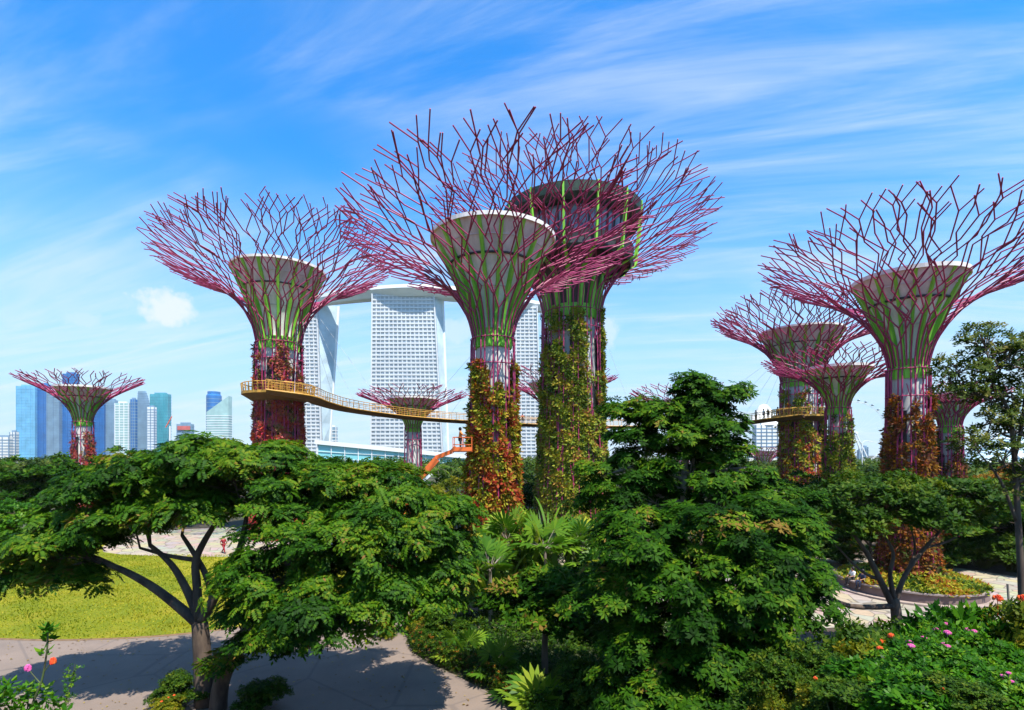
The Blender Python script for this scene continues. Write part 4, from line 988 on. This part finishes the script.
tree_px('umbrella_tree', 'broad dark glossy bush tree filling the centre right foreground', b2,
    [([b2, P(668, 690, 22), P(672, 640, 22), P(690, 590, 22)], [.22, .18, .15, .10]), ([P(670, 660, 22), P(640, 610, 22), P(630, 570, 22)], [.13, .1, .07]), ([P(672, 640, 22), P(730, 600, 22.2), P(770, 570, 22.4)], [.13, .1, .07])],
    [(640, 545, 22.4, 46, 34, 1.8, 28), (702, 548, 22, 52, 38, 2, 34), (770, 536, 22.8, 46, 30, 1.8, 28), (612, 600, 22.4, 42, 34, 1.6, 24), (676, 606, 21.2, 52, 40, 1.8, 34), (742, 600, 21.4, 46, 42, 1.8, 32), (798, 572, 23, 24, 22, 1.2, 12), (640, 652, 21.4, 40, 28, 1.4, 20), (706, 660, 20.6, 46, 32, 1.5, 24), (752, 655, 21.2, 28, 26, 1.2, 12), (640, 690, 20.6, 46, 22, 1.3, 16), (705, 700, 20, 50, 20, 1.3, 18), (800, 610, 22.4, 22, 24, 1, 9), (770, 640, 21.4, 26, 24, 1.1, 10), (655, 575, 21.6, 46, 30, 1.6, 22), (735, 570, 21.6, 46, 30, 1.6, 22)],
    LF_DARK, 'whorl', .25, 24, cr=(.32, .8), flat=.85, per=44, share=.4, low=-.6)
b3 = P(545, 690, 30); b3.z = 0
tree_px('bush_tree', 'dark rounded bush tree between the fan palms and the glossy bush tree', b3,
    [([b3, P(545, 640, 30), P(548, 600, 30)], [.16, .13, .09])],
    [(520, 604, 30.4, 30, 16, 1.3, 14), (556, 592, 30.5, 36, 20, 1.4, 18), (590, 592, 30, 28, 24, 1.3, 14), (545, 616, 29.4, 34, 16, 1.3, 12), (580, 622, 29, 32, 28, 1.3, 14), (580, 608, 28.6, 40, 22, 1.4, 14), (612, 640, 27.6, 24, 30, 1.1, 10)],
    LF_DARK, 'simple', .42, 25, cr=(.4, .75), flat=.6, per=46, share=.4)
b4 = P(896, 660, 32); b4.z = 0
tree_px('open_tree', 'open flat topped tree with a dark forked trunk in front of the round planter', b4,
    [([b4, P(897, 625, 32), P(894, 598, 32)], [.27, .23, .2]), ([P(896, 612, 32), P(880, 580, 32), P(866, 552, 32), P(850, 530, 32)], [.17, .13, .1, .06]), ([P(894, 600, 32), P(890, 575, 31.8), P(893, 552, 31.8), P(880, 530, 32)], [.13, .09, .07, .04]), ([P(880, 580, 32), P(860, 570, 32.3), P(836, 545, 32.5)], [.09, .06, .03]), ([P(905, 575, 32), P(915, 550, 32.3), P(910, 525, 32.4)], [.08, .05, .03]), ([P(925, 548, 32), P(955, 538, 31.8), P(980, 515, 31.8)], [.06, .04, .02]), ([P(896, 606, 32), P(850, 606, 31.6), P(818, 590, 31.4), P(800, 572, 31.3)], [.14, .11, .08, .05]), ([P(895, 604, 32), P(905, 575, 32), P(925, 548, 32), P(950, 520, 32)], [.13, .1, .08, .05])],
    [(806, 512, 32.4, 36, 16, 1.7, 16), (850, 498, 32.4, 38, 16, 1.8, 18), (900, 506, 32, 40, 18, 1.8, 18), (948, 500, 32.4, 40, 18, 1.8, 18), (985, 496, 33, 26, 14, 1.4, 10), (856, 532, 31.4, 34, 12, 1.2, 9), (935, 528, 31.6, 34, 10, 1.2, 8), (806, 548, 31.4, 20, 12, 1, 5), (975, 525, 32, 22, 12, 1, 7), (830, 525, 32, 34, 16, 1.4, 14), (880, 518, 31.5, 36, 18, 1.4, 15), (930, 518, 31.5, 36, 16, 1.4, 14), (960, 505, 32, 30, 20, 1.4, 12), (890, 490, 32.4, 40, 12, 1.6, 12)],
    LF_MID, 'simple', .34, 26, cr=(.25, .75), flat=.7, per=30, share=.8)
b5 = P(1026, 700, 20); b5.z = terr(b5.x, b5.y)
tree_px('slender_tree', 'slender thinly leaved tree at the right edge against the sky', b5,
    [([b5, P(1022, 600, 20), P(1018, 520, 20), P(1014, 450, 20), P(1008, 410, 20), P(990, 380, 20)], [.10, .085, .075, .065, .045, .02]), ([P(1014, 460, 20), P(1022, 425, 20), P(1026, 380, 20), P(1030, 345, 20)], [.055, .045, .03, .015]), ([P(1016, 520, 20), P(1000, 480, 20), P(978, 452, 20)], [.05, .035, .015]), ([P(1016, 480, 20), P(1036, 440, 20), P(1050, 400, 20)], [.07, .05, .03]), ([P(1008, 412, 20), P(985, 398, 20), P(960, 390, 20)], [.04, .03, .015])],
    [(962, 372, 20, 25, 16, .6, 22), (985, 345, 20, 20, 21, .6, 22), (1008, 365, 19.8, 25, 21, .7, 26), (1034, 350, 20, 27, 21, .7, 24), (960, 395, 20, 23, 10, .5, 14), (1000, 398, 20.2, 27, 18, .7, 22), (1038, 392, 20, 27, 24, .8, 26), (1020, 432, 20, 34, 24, .8, 19), (1052, 430, 20, 23, 27, .8, 19), (985, 425, 20, 23, 13, .6, 10), (1000, 462, 20, 26, 22, .8, 14), (1042, 468, 20, 26, 24, .8, 14), (972, 448, 20, 22, 16, .6, 10), (1022, 490, 20, 20, 18, .6, 8)],
    LF_OLIVE, 'simple', .17, 27, cr=(.10, .36), flat=.9, per=12, share=.9, low=-.7)
MB().tube([(0, 0, 0), (-.08, 0, 2.6), (-.16, .02, 4.6)], [.035, .03, .022], 6)
c = P(1018, 655, 18); tag(MB().tube([(0, 0, 0), (-.12, 0, 2.2), (-.25, .02, 4.2)], [.04, .035, .025], 8).build('garden_stake', BARKP, loc=(c.x, c.y, terr(c.x, c.y))), 'thin pale wooden stake beside the slender tree trunk', 'stake')

# ------------------------------------------------------------------ middle distance trees (own crown and trunk each; three grown forms)
def proto(seed, m, kind, H, Wd, size, per, n):
    rng = np.random.default_rng(seed); t = thing('garden_tree', 'x', 'tree', (0, 0, 0)); lob = []
    k = 7
    for i in range(k):
        a = 2*pi*i/k+rng.uniform(-.3, .3); r = Wd*.28*rng.uniform(.7, 1.2); lob.append((r*cos(a), r*sin(a), H*rng.uniform(.45, .68), Wd*.24, Wd*.24, H*.17, n))
    lob.append((0, 0, H*.78, Wd*.24, Wd*.24, H*.17, n)); lob.append((Wd*.1, -Wd*.1, H*.34, Wd*.34, Wd*.34, H*.16, n))
    o, cc = crown('crown', lob, m, kind, size, rng, t, cr=(.5, 1.0), flat=.6, per=per)
    mb = MB(); mb.tube([(0, 0, 0), (.1, 0, H*.25), (0, .1, H*.5)], [.3, .22, .15], 8); limbs(mb, [(Vector((0, 0, H*.35)), .14), (Vector((0, .1, H*.48)), .12)], lob, cc, rng, share=.15)
    mb.build('trunk', BARK, t, True); KIDS[t.name] = kids(t); return t
PR = [proto(41, LF_MID, 'simple', 9, 9, .62, 30, 9), proto(42, LF_DARK, 'simple', 9, 9, .62, 32, 9), proto(43, LF_YEL, 'pinnate', 8, 8, .65, 32, 8), proto(44, LF_BRIGHT, 'simple', 8, 8, .55, 30, 9), proto(45, LF_RUST, 'simple', 7, 7, .5, 30, 8)]
PH = [9, 9, 8, 8, 7]; PW = [9, 9, 8, 8, 7]
used = set(); rgt = random.Random(5)
def garden_tree(k, px, top, d, wpx, label):
    c = P(px, top, d); H = c.z; w = wpx*d/F; s = H/(PH[k]*.95); sw = w/PW[k]
    if k in used: t = copy_tree(PR[k], label=label)
    else: t = PR[k]; t['label'] = label; used.add(k)
    t.location = (c.x, d*K, 0); t.rotation_euler = (0, 0, rgt.uniform(0, 6.28)); t.scale = (sw, sw, s); t['group'] = 'garden trees behind the foreground'
    return t
for a in (
    (1, 14, 462, 84, 90, 'dark tree at the left edge below the wide pale blue tower'),
    (1, 62, 459, 88, 80, 'dark tree left of the small far left supertree trunk'),
    (3, 14, 500, 66, 60, 'bright green small tree at the left edge of the lawn'),
    (1, 118, 452, 96, 80, 'dark tree right of the small far left supertree trunk'),
    (0, 160, 456, 98, 80, 'mid green tree below the teal tower'),
    (0, 345, 470, 72, 90, 'mid green tree below the aqua hall'),
    (2, 452, 478, 78, 66, 'yellow green tree behind the orange boom lift'),
    (2, 395, 472, 96, 70, 'yellow green tree below the middle hotel tower'),
    (1, 525, 478, 95, 70, 'dark tree between the two middle supertree trunks'),
    (0, 640, 474, 92, 80, 'mid green tree right of the tallest supertree trunk'),
    (1, 800, 476, 78, 90, 'dark tree at the foot of the right walkway ring trunk'),
    (2, 770, 492, 66, 60, 'yellow green tree left of the right walkway ring trunk'),
    (0, 858, 474, 88, 74, 'mid green tree left of the large right supertree trunk'),
    (1, 965, 486, 64, 120, 'dark broad tree behind the paved circle at the right'),
    (1, 400, 500, 47, 100, 'dark round tree in front of the boom lift'),
    (0, 1022, 478, 66, 90, 'mid green tree behind the slender tree at the right edge'),
    (4, 1000, 468, 84, 44, 'rust orange tree below the ribbed conservatory'),
    (3, 925, 490, 72, 60, 'bright green tree just right of the large right supertree trunk'),
    (0, 745, 478, 110, 60, 'mid green tree under the domed stone tower'),
    (1, 870, 505, 61, 66, 'dark low tree left of the planter supertree trunk'),
    ): garden_tree(*a)
rng = np.random.default_rng(77)
for px, top, d, lb in ((384, 466, 150, 'feathery palm left of the pale supertree trunk below the hotel'), (402, 469, 140, 'short feathery palm beside the pale supertree trunk'), (438, 466, 145, 'feathery palm right of the pale supertree trunk'), (458, 468, 150, 'feathery palm in the gap behind the lift basket')):
    c = P(px, top, d); feather_palm('feather_palm', lb, (c.x, d*K, 0), c.z-.8, 3.2, rng, LF_PALM)
# far wood that closes the horizon
rng = np.random.default_rng(78); pts = []; axs = []; tn = []
for i in range(520):
    d = rng.uniform(88, 240); x = rng.uniform(-1.1, 1.1)*d; h = rng.uniform(5.5, 8.6)*(1 if d < 150 else 1.08); r = rng.uniform(2.5, 4.5)
    if any((x-o.location.x)**2+(d-o.location.y)**2 < 36 for o in COL.objects if o.name.startswith('supertree')): continue
    m = 34; u = norm(rng.normal(size=(m, 3))); u[:, 2] = np.abs(u[:, 2]); pts.append(np.array([x, d, h*.55])+u*np.array([r, r, h*.45])*rng.uniform(.6, 1, (m, 1))); axs.append(norm(u+[0, 0, .6])); tn.append(np.full(m, rng.normal(.42, .16)))
V, tt = sprigs(np.concatenate(pts), np.concatenate(axs), 1.5, 'simple', rng, np.concatenate(tn))
tag(quads_obj('distant_wood', V, tt, LF_FAR), 'dark band of distant trees along the horizon', 'trees', kind='stuff')

# ------------------------------------------------------------------ plants round the middle supertrees and beside the path
rng = np.random.default_rng(91)
ros = [(522, 528, 49, 'spear leaved plant right beside the middle front trunk', 3.0, .34, 2.6), (590, 560, 45, 'pale spear leaved plant at the foot of the tall dark tree', 2.6, .34, 1.4), (488, 570, 42, 'arching banana plant nearest the young palm', 2.4, .5, 1.2), (478, 548, 46, 'tall banana plant left of the middle front trunk', 3.0, .5, 2.6), (548, 512, 50, 'upright spear leaved plant before the tallest trunk', 3.6, .36, 3.0), (575, 520, 50, 'spear leaved plant right of the tallest trunk', 3.4, .36, 2.6), (505, 556, 43, 'yellowish banana plant below the middle front trunk', 2.4, .5, 1.2), (530, 545, 47, 'broad banana plant between the two middle trunks', 3.0, .55, 2.4), (600, 545, 48, 'spear leaved plant left of the tall dark tree', 2.8, .32, 1.4), (560, 555, 44, 'low arching banana plant above the dark rounded bush tree', 2.8, .5, 1.6), (462, 575, 42, 'narrow leaved plant beside the young palm on the plaza', 1.9, .24, .6)]
for px, py, d, lb, L, wd_, stk in ros:
    c = P(px, py, d); rosette('banana_plant' if 'banana' in lb else 'spear_plant', lb, 'plant', (c.x, d*K, 0), 46 if 'banana' in lb else 74, L, wd_*(.62 if 'banana' in lb else .5), rng, LF_PALM, el=(.5, 1.45), droop=(.5, 1.7), stalk=stk+max(0, c.z-stk-1.6)*.7)
for px, py, d, n, R, stk, lb in ((541, 672, 26.4, 8, 1.3, 1.2, 'small fan palm with one bright pale green fan, by the end of the hedge'), (533, 652, 28.6, 9, 1.0, 1.3, 'dark fan palm behind the bright one by the hedge'), (497, 642, 31.5, 10, .95, 1.2, 'fan palm with yellow green fans in the middle of the hedge bed'), (466, 632, 34.5, 9, .9, 1.2, 'leftmost fan palm of the hedge bed, nearest the plaza'), (521, 664, 28.6, 8, .75, .8, 'low fan palm just behind the hedge')):
    c = P(px, py, d); fan_plant('fan_palm', lb, (c.x, d*K, 0), n, R, rng, LF_PALM if 'dark' not in lb else LF_MID, stalk=stk)
for px, py, d, n, R, lb in ((508, 530, 46, 16, 1.5, 'tall pale fan palm right against the middle front trunk'), (545, 538, 44, 16, 1.5, 'pale fan palm between the two middle trunks'), (582, 534, 46, 16, 1.4, 'pale fan palm at the foot of the tallest trunk'), (490, 560, 41, 15, 1.3, 'pale fan palm just right of the young palm'), (605, 560, 42, 15, 1.3, 'pale fan palm tucked beside the tall dark tree')):
    c = P(px, py, d); fan_plant('fan_palm', lb, (c.x, c.y, 0), n, R, rng, LF_PALM, stalk=1.5, trunk=max(.5, c.z-.6), tr=.11)
c = P(461, 600, 41.5); fan_plant('fan_palm', 'young palm with a thin dark trunk standing at the edge of the plaza', (c.x, c.y, 0), 12, 1.0, rng, LF_PALM, stalk=1.1, trunk=3.0, tr=.09)
# hedge along the path edge
hp = smooth_path([(p.x+.45, p.y+.35, 0) for p in HEDGE[:-1]], 8); pts = []; axs = []
for a, b in zip(hp[:-1], hp[1:]):
    n = int((b-a).length*150)
    for k in range(n):
        q = a.lerp(b, rng.random()); an = rng.uniform(0, pi); r = .55*rng.uniform(.6, 1.0)
        pts.append((q.x+r*cos(an)*.9+rng.normal(0, .05), q.y+r*cos(an)*.4+rng.normal(0, .1), .05+.75*r/.55*sin(an)*rng.uniform(.7, 1.15))); axs.append((cos(an), cos(an)*.3, sin(an)+.5))
t = thing('hedge', 'low leafy hedge curving along the right edge of the grey path', 'hedge', tuple(hp[len(hp)//2]))
o0 = np.array(t.location)
V, tt = sprigs(np.array(pts)-o0, np.array(axs), .17, 'simple', rng, rng.normal(.4, .2, len(pts)), .2); quads_obj('foliage', V, tt, LF_MID, t)
pk = rng.choice(len(pts), 240); V, tt = sprigs(np.array(pts)[pk]-o0+[0, 0, .05], np.array(axs)[pk], .16, 'simple', rng, rng.normal(.4, .2, 240), .2); quads_obj('rusty_shoots', V, tt, LF_RUST, t)
mb = MB()
for k in range(0, len(hp)): mb.tube([hp[k]-Vector(o0), hp[k]-Vector(o0)+Vector((0, 0, .5))], .02, 4)
mb.build('stems', BARK, t)
# ------------------------------------------------------------------ flowering shrubs
def shrub_proto(seed, m, kind, size, H, Wd, n, per, flow, nf, label):
    rng = np.random.default_rng(seed); t = thing('flowering_shrub' if nf else 'leafy_shrub', label, 'shrub', (0, 0, 0))
    lob = [(rng.normal(0, Wd*.2), rng.normal(0, Wd*.2), H*rng.uniform(.2, .85), Wd*.26, Wd*.26, H*.2, n) for _ in range(10)]
    o, cc = crown('foliage', lob, m, kind, size, rng, t, cr=(.16, .34), flat=.7, per=per, low=-.6)
    mb = MB()
    for pos, li in cc[::2]:
        p = Vector(pos); mb.tube([(rng.normal(0, .08), rng.normal(0, .08), 0), p*.5+Vector((0, 0, .1)), p], [.02, .015, .006], 4, False)
    mb.build('stems', STEMM, t)
    f0 = None; tops = sorted(cc, key=lambda q: -q[0][2]+.3*rng.random())
    for i in range(nf):
        p = Vector(tops[i*2][0])+Vector((rng.normal(0, .05), rng.normal(0, .05), .24))
        if f0 is None:
            fm = MB()
            for k in range(46):
                d = norm(rng.normal(size=3)); d[2] = abs(d[2])*.8; c_ = Vector(d)*.055
                fm.box(c_, (.035, .012, .03), rng.uniform(0, 3))
            fm.tube([(0, 0, -.2), (0, 0, 0)], .006, 4); f0 = fm.build('flower', flow, t); f_ = f0
        else: f_ = f0.copy(); COL.objects.link(f_); f_.parent = t
        f_.location = p; s = rng.uniform(.8, 1.25); f_.scale = (s, s, s)
    KIDS[t.name] = kids(t); return t
SP = {'pink': shrub_proto(61, LF_BRIGHT, 'big', .17, 2.3, 2.0, 15, 13, PINK, 5, 'p'), 'big': shrub_proto(62, LF_BRIGHT, 'big', .27, 2.3, 2.0, 12, 9, PINK, 0, 'b'),
      'dark': shrub_proto(63, LF_MID, 'simple', .17, 1.7, 1.9, 16, 16, PINK, 0, 'd'), 'rust': shrub_proto(64, LF_YEL, 'simple', .16, 1.7, 1.7, 14, 15, REDP, 3, 'r')}
SPH = {'pink': 2.2, 'big': 2.2, 'dark': 1.6, 'rust': 1.6}
su = set()
def shrub(k, px, top, d, wpx, label):
    c = P(px, top, d); z0 = terr(c.x, c.y)-.05; H = max(.35, c.z-z0); s = H/SPH[k]; sw = min(1.35*s, max(.75*s, wpx*d/F/2.2))
    if k in su: t = copy_tree(SP[k], label=label)
    else: t = SP[k]; t['label'] = label; su.add(k)
    t.location = (c.x, c.y, z0); t.rotation_euler = (0, 0, rgt.uniform(0, 6.28)); t.scale = (sw, sw, s); t['group'] = 'shrubs on the near slope'; return t
for a in (
    ('pink', 962, 662, 12, 100, 'pink flowered shrub in the lower right, nearest the viewer'),
    ('pink', 915, 656, 14, 90, 'pink flowered shrub left of the nearest one'),
    ('pink', 995, 648, 14.5, 90, 'pink flowered shrub at the right edge before the paving'),
    ('pink', 1018, 674, 11.5, 90, 'pink flowered shrub in the bottom right corner'),
    ('big', 985, 624, 16.5, 60, 'broad leaved shrub standing up against the pale paving'),
    ('big', 868, 668, 13, 90, 'broad leaved bright green shrub in the lower right'),
    ('big', 905, 676, 11.5, 100, 'broad leaved shrub low at the bottom edge below the pink flowers'),
    ('big', 925, 640, 16, 50, 'small broad leaved shrub below the open tree trunk'),
    ('dark', 830, 662, 15, 80, 'dark leafy shrub below the paving at the right'),
    ('dark', 790, 672, 15, 80, 'dark leafy shrub right of the broad glossy bush tree'),
    ('dark', 860, 640, 18, 70, 'dark leafy shrub left of the open tree trunk'),
    ('dark', 955, 638, 17, 70, 'dark leafy shrub right of the open tree trunk'),
    ('dark', 980, 690, 10.5, 110, 'dark leafy shrub filling the bottom edge at the right'),
    ('dark', 838, 690, 12, 90, 'dark leafy shrub at the bottom edge right of centre'),
    ('rust', 875, 650, 16, 50, 'yellowing shrub with small red flowers below the open tree'),
    ('rust', 815, 690, 13, 56, 'yellowing shrub with red flowers at the bottom edge'),
    ('rust', 938, 690, 11, 56, 'yellowing shrub with red flowers among the pink ones'),
    ('dark', 948, 540, 62, 60, 'dark leafy shrub behind the paved circle, nearest the planter trunk'),
    ('dark', 982, 538, 62, 60, 'dark leafy shrub at the back edge of the paved circle'),
    ('dark', 1012, 540, 60, 60, 'dark leafy shrub behind the paving at the right edge'),
    ('dark', 1000, 522, 66, 80, 'taller dark shrub behind the paved circle'),
    ('dark', 800, 540, 62, 60, 'dark leafy shrub behind the paving left of the round planter'),
    ('dark', 845, 536, 64, 60, 'dark leafy shrub between the paving and the low tree'),
    ('rust', 770, 690, 15, 40, 'small yellowing shrub under the broad glossy bush tree'),
    ('rust', 1022, 612, 16, 40, 'red flowered shrub beside the pale stake'),
    ('dark', 252, 688, 27, 90, 'dark leafy shrub around the foot of the leaning tree'),
    ('dark', 180, 680, 27.5, 44, 'dark leafy shrub at the foot of the spreading tree'),
    ('rust', 165, 700, 26.5, 60, 'reddish shrub at the bottom edge left of the tree trunks'),
    ('rust', 420, 610, 39.5, 60, 'yellow speckled shrub on the far side of the path under the leaning tree'),
    ('rust', 385, 622, 38.5, 50, 'smaller yellow speckled shrub by the path'),
    ('dark', 445, 615, 38.5, 44, 'dark leafy shrub between the path and the young palm'),
    ('dark', 640, 700, 20.5, 80, 'dark leafy shrub under the glossy bush tree at the bottom'),
    ('dark', 575, 668, 26, 80, 'dark leafy shrub behind the bright fan palm'),
    ): shrub(*a)
# leggy flowering shrub at the lower left, close to the viewer
c = P(40, 740, 9); base = Vector((c.x, c.y, terr(c.x, c.y)-.05)); t = thing('flowering_shrub', 'leggy shrub with one tall stem and two pink buds in the lower left corner', 'shrub', tuple(base), group='shrubs on the near slope')
rng = np.random.default_rng(99); mb = MB(); pp = []; ax = []; tn = []
def stem(pts, r): 
    q = smooth_path([P(*p)-base for p in pts], 5); mb.tube(q, list(np.linspace(r, r*.5, len(q))), 6); return q
q = stem([(20, 740, 9), (34, 700, 9), (42, 680, 9), (47, 650, 9), (48, 632, 9)], .016)
for k in (-1, -2, -4, -7): pp += [q[k]]*2; ax += [(rng.normal(0, .5), rng.normal(0, .5), .8)]*2; tn += [.3, .6]
q2 = stem([(42, 685, 9), (34, 676, 9), (29, 670, 9)], .008); q3 = stem([(44, 672, 9), (50, 664, 9), (53, 662, 9)], .008)
for px, py in ((5, 690), (15, 700), (28, 694), (0, 705), (35, 704), (10, 715), (22, 712), (45, 700), (-8, 690), (-10, 700), (60, 712), (40, 715)):
    for _ in range(5): v = P(px+rng.normal(0, 5), py+rng.normal(0, 4), 9+rng.normal(0, .15))-base; pp.append(v); ax.append((rng.normal(0, .4), rng.normal(0, .4), .8)); tn.append(rng.uniform(.2, .9))
    qq = stem([(25, 740, 9), (px, py+8, 9), (px, py, 9)], .010)
V, tt = sprigs(np.array([tuple(v) for v in pp]), np.array(ax), .12, 'big', rng, np.array(tn), .12)
pp = []; ax = []
for k in range(70): u = rng.random(); v = P(62+14*u+rng.normal(0, 4), 715-50*u+rng.normal(0, 4), 9.3)-base; pp.append(tuple(v)); ax.append((rng.normal(0, .5), rng.normal(0, .5), .7))
stem([(50, 740, 9.3), (64, 705, 9.3), (72, 680, 9.3), (75, 664, 9.3)], .008)
V2, t2 = sprigs(np.array(pp), np.array(ax), .05, 'simple', rng, rng.uniform(.4, 1, 70), .1)
quads_obj('foliage', np.concatenate([V, V2]), np.concatenate([tt, t2]), LF_BRIGHT, t); mb.build('stems', STEMM, t)
for px, py in ((28, 668), (53, 661)):
    fm = MB(); o = P(px, py, 9)-base
    for k in range(40): d = norm(rng.normal(size=3)); fm.box(o+Vector(d)*Vector((.018, .018, .045)).length*.55, (.02, .010, .035), rng.uniform(0, 3))
    fm.build('flower_bud', PINK if px < 40 else REDP, t)
# planting inside the round planters and soft ground cover
rng = np.random.default_rng(55)
def bed(name, label, cx_, cy_, r0, r1, z, n, m, size, h, tint=.5):
    a = rng.uniform(0, 2*pi, n); r = np.sqrt(rng.uniform(r0**2, r1**2, n)); hh = h*(1.1-(r-r0)/(r1-r0))*rng.uniform(.3, 1, n)
    p = np.stack([cx_+r*np.cos(a), cy_+r*np.sin(a), z+hh], 1); V, tt = sprigs(p, np.stack([rng.normal(0, .4, n), rng.normal(0, .4, n), np.ones(n)], 1), size, 'big', rng, np.full(n, tint)+.25*np.sin(a*5), .2)
    tag(quads_obj(name, V, tt, m), label, 'plants', kind='stuff')
bed('ground_cover', 'leafy yellow green and rusty planting inside the right round planter', *SUPC['right'], 1.8, 4.5, .6, 1500, V_MIX, .34, .9, .65)
bed('ground_cover', 'leafy planting inside the middle round planter', *SUPC['front'], 2.3, 5.4, .6, 2200, LF_MID, .42, 1.6)
n = 12000; x = rng.uniform(-6, 14, n); y = rng.uniform(12.6, 31.5, n); hx = np.interp(y, [p.y for p in HEDGE[::-1]], [p.x for p in HEDGE[::-1]]); ok = (x > hx+.8) & (x < 6+.34*(y-15)) ; x, y = x[ok], y[ok]; n = len(x)
z = np.array([terr(a, b) for a, b in zip(x, y)])+rng.uniform(.05, .55, n)
V, tt = sprigs(np.stack([x, y, z], 1), np.stack([rng.normal(0, .4, n), rng.normal(0, .4, n), np.ones(n)], 1), .26, 'simple', rng, rng.normal(.35, .2, n)); tag(quads_obj('ground_cover', V, tt, LF_MID), 'low dark ground cover under the centre trees', 'plants', kind='stuff')
# stone bench by the plaza
c = P(432, 596, 46); t = thing('stone_bench', 'low grey stone bench at the edge of the middle plaza', 'bench', (c.x, c.y, 0), radians(-12))
MB().box((0, 0, .42), (2.6, .6, .14)).build('seat', mat('bench_stone', (.32, .29, .29), None, 2, .8), t)
for s in (-1, 1): MB().box((s*.95, 0, .175), (.3, .5, .35)).build('leg', mat('bench_base', (.12, .10, .10), None, 2, .8), t)
C.view_layer.update()

# grass blades standing on the lawn and fallen leaves on the path
rng = np.random.default_rng(123)
def inside(x, y, poly):
    r = np.zeros(len(x), bool); j = len(poly)-1
    for i in range(len(poly)):
        xi, yi = poly[i]; xj, yj = poly[j]
        r ^= ((yi > y) != (yj > y)) & (x < (xj-xi)*(y-yi)/(yj-yi+1e-12)+xi); j = i
    return r
LP = [(a, b*K) for a, b in lawn_poly]
n = 60000; x = rng.uniform(-60, -10, n); y = rng.uniform(27, 52, n); ok = inside(x, y, LP); x, y = x[ok], y[ok]; n = len(x)
a = rng.uniform(0, 6.28, n); h = rng.uniform(.04, .10, n)*(1+.5*np.sin(x*.9)*np.sin(y*1.1)); dx = np.cos(a)*.035; dy = np.sin(a)*.035; lx = rng.normal(0, .04, n); ly = rng.normal(0, .04, n); z0 = np.full(n, .02)
V = np.stack([np.stack([x-dx, y-dy, z0], 1), np.stack([x+dx, y+dy, z0], 1), np.stack([x+dx*.5+lx, y+dy*.5+ly, z0+h], 1), np.stack([x-dx*.5+lx, y-dy*.5+ly, z0+h], 1)], 1)
LF_GRASS = leafmat('grass_blade', [(.10, .15, .006), (.20, .23, .010), (.30, .28, .016), (.36, .29, .03)], .3)
tag(quads_obj('grass', V, np.clip(.45+.2*np.sin(x*.5+np.sin(y*.6)*2)+rng.normal(0, .2, n), 0, 1), LF_GRASS), 'short sunlit grass of the lawn', 'grass', kind='stuff')
n = 900; x = rng.uniform(-28, 0, n); y = rng.uniform(18.5, 30, n); ok = ~inside(x, y, LP) & (x < np.interp(y, [p.y for p in HEDGE[::-1]], [p.x for p in HEDGE[::-1]])+.2); x, y = x[ok], y[ok]; n = len(x)
a = rng.uniform(0, 6.28, n); s_ = rng.uniform(.03, .085, n); c_, d_ = np.cos(a)*s_, np.sin(a)*s_; z0 = np.full(n, .03)
V = np.stack([np.stack([x-c_, y-d_, z0], 1), np.stack([x+d_*.5, y-c_*.5, z0+.015], 1), np.stack([x+c_, y+d_, z0+.01], 1), np.stack([x-d_*.5, y+c_*.5, z0+.02], 1)], 1)
tag(quads_obj('fallen_leaves', V, rng.uniform(0, 1, n), leafmat('dry_leaf', [(.10, .05, .02), (.20, .12, .03), (.30, .22, .05)], .1)), 'scattered dry leaves on the grey path', 'leaves', kind='stuff')
C.view_layer.update()

# thin humid air over gardens and city
hz = MB().box((0, 5900, 107), (12120, 12300, 216)).build('haze', [])
hm, g, out = newmat('humid_air'); hv = g.n('ShaderNodeVolumePrincipled'); hv.inputs['Color'].default_value = (.88, .94, 1, 1); hv.inputs['Density'].default_value = .00005
g.l(hv.outputs[0], out.inputs['Volume']); hz.data.materials.append(hm)
tag(hz, 'thin pale humid air over the gardens and the city', 'haze', kind='stuff')
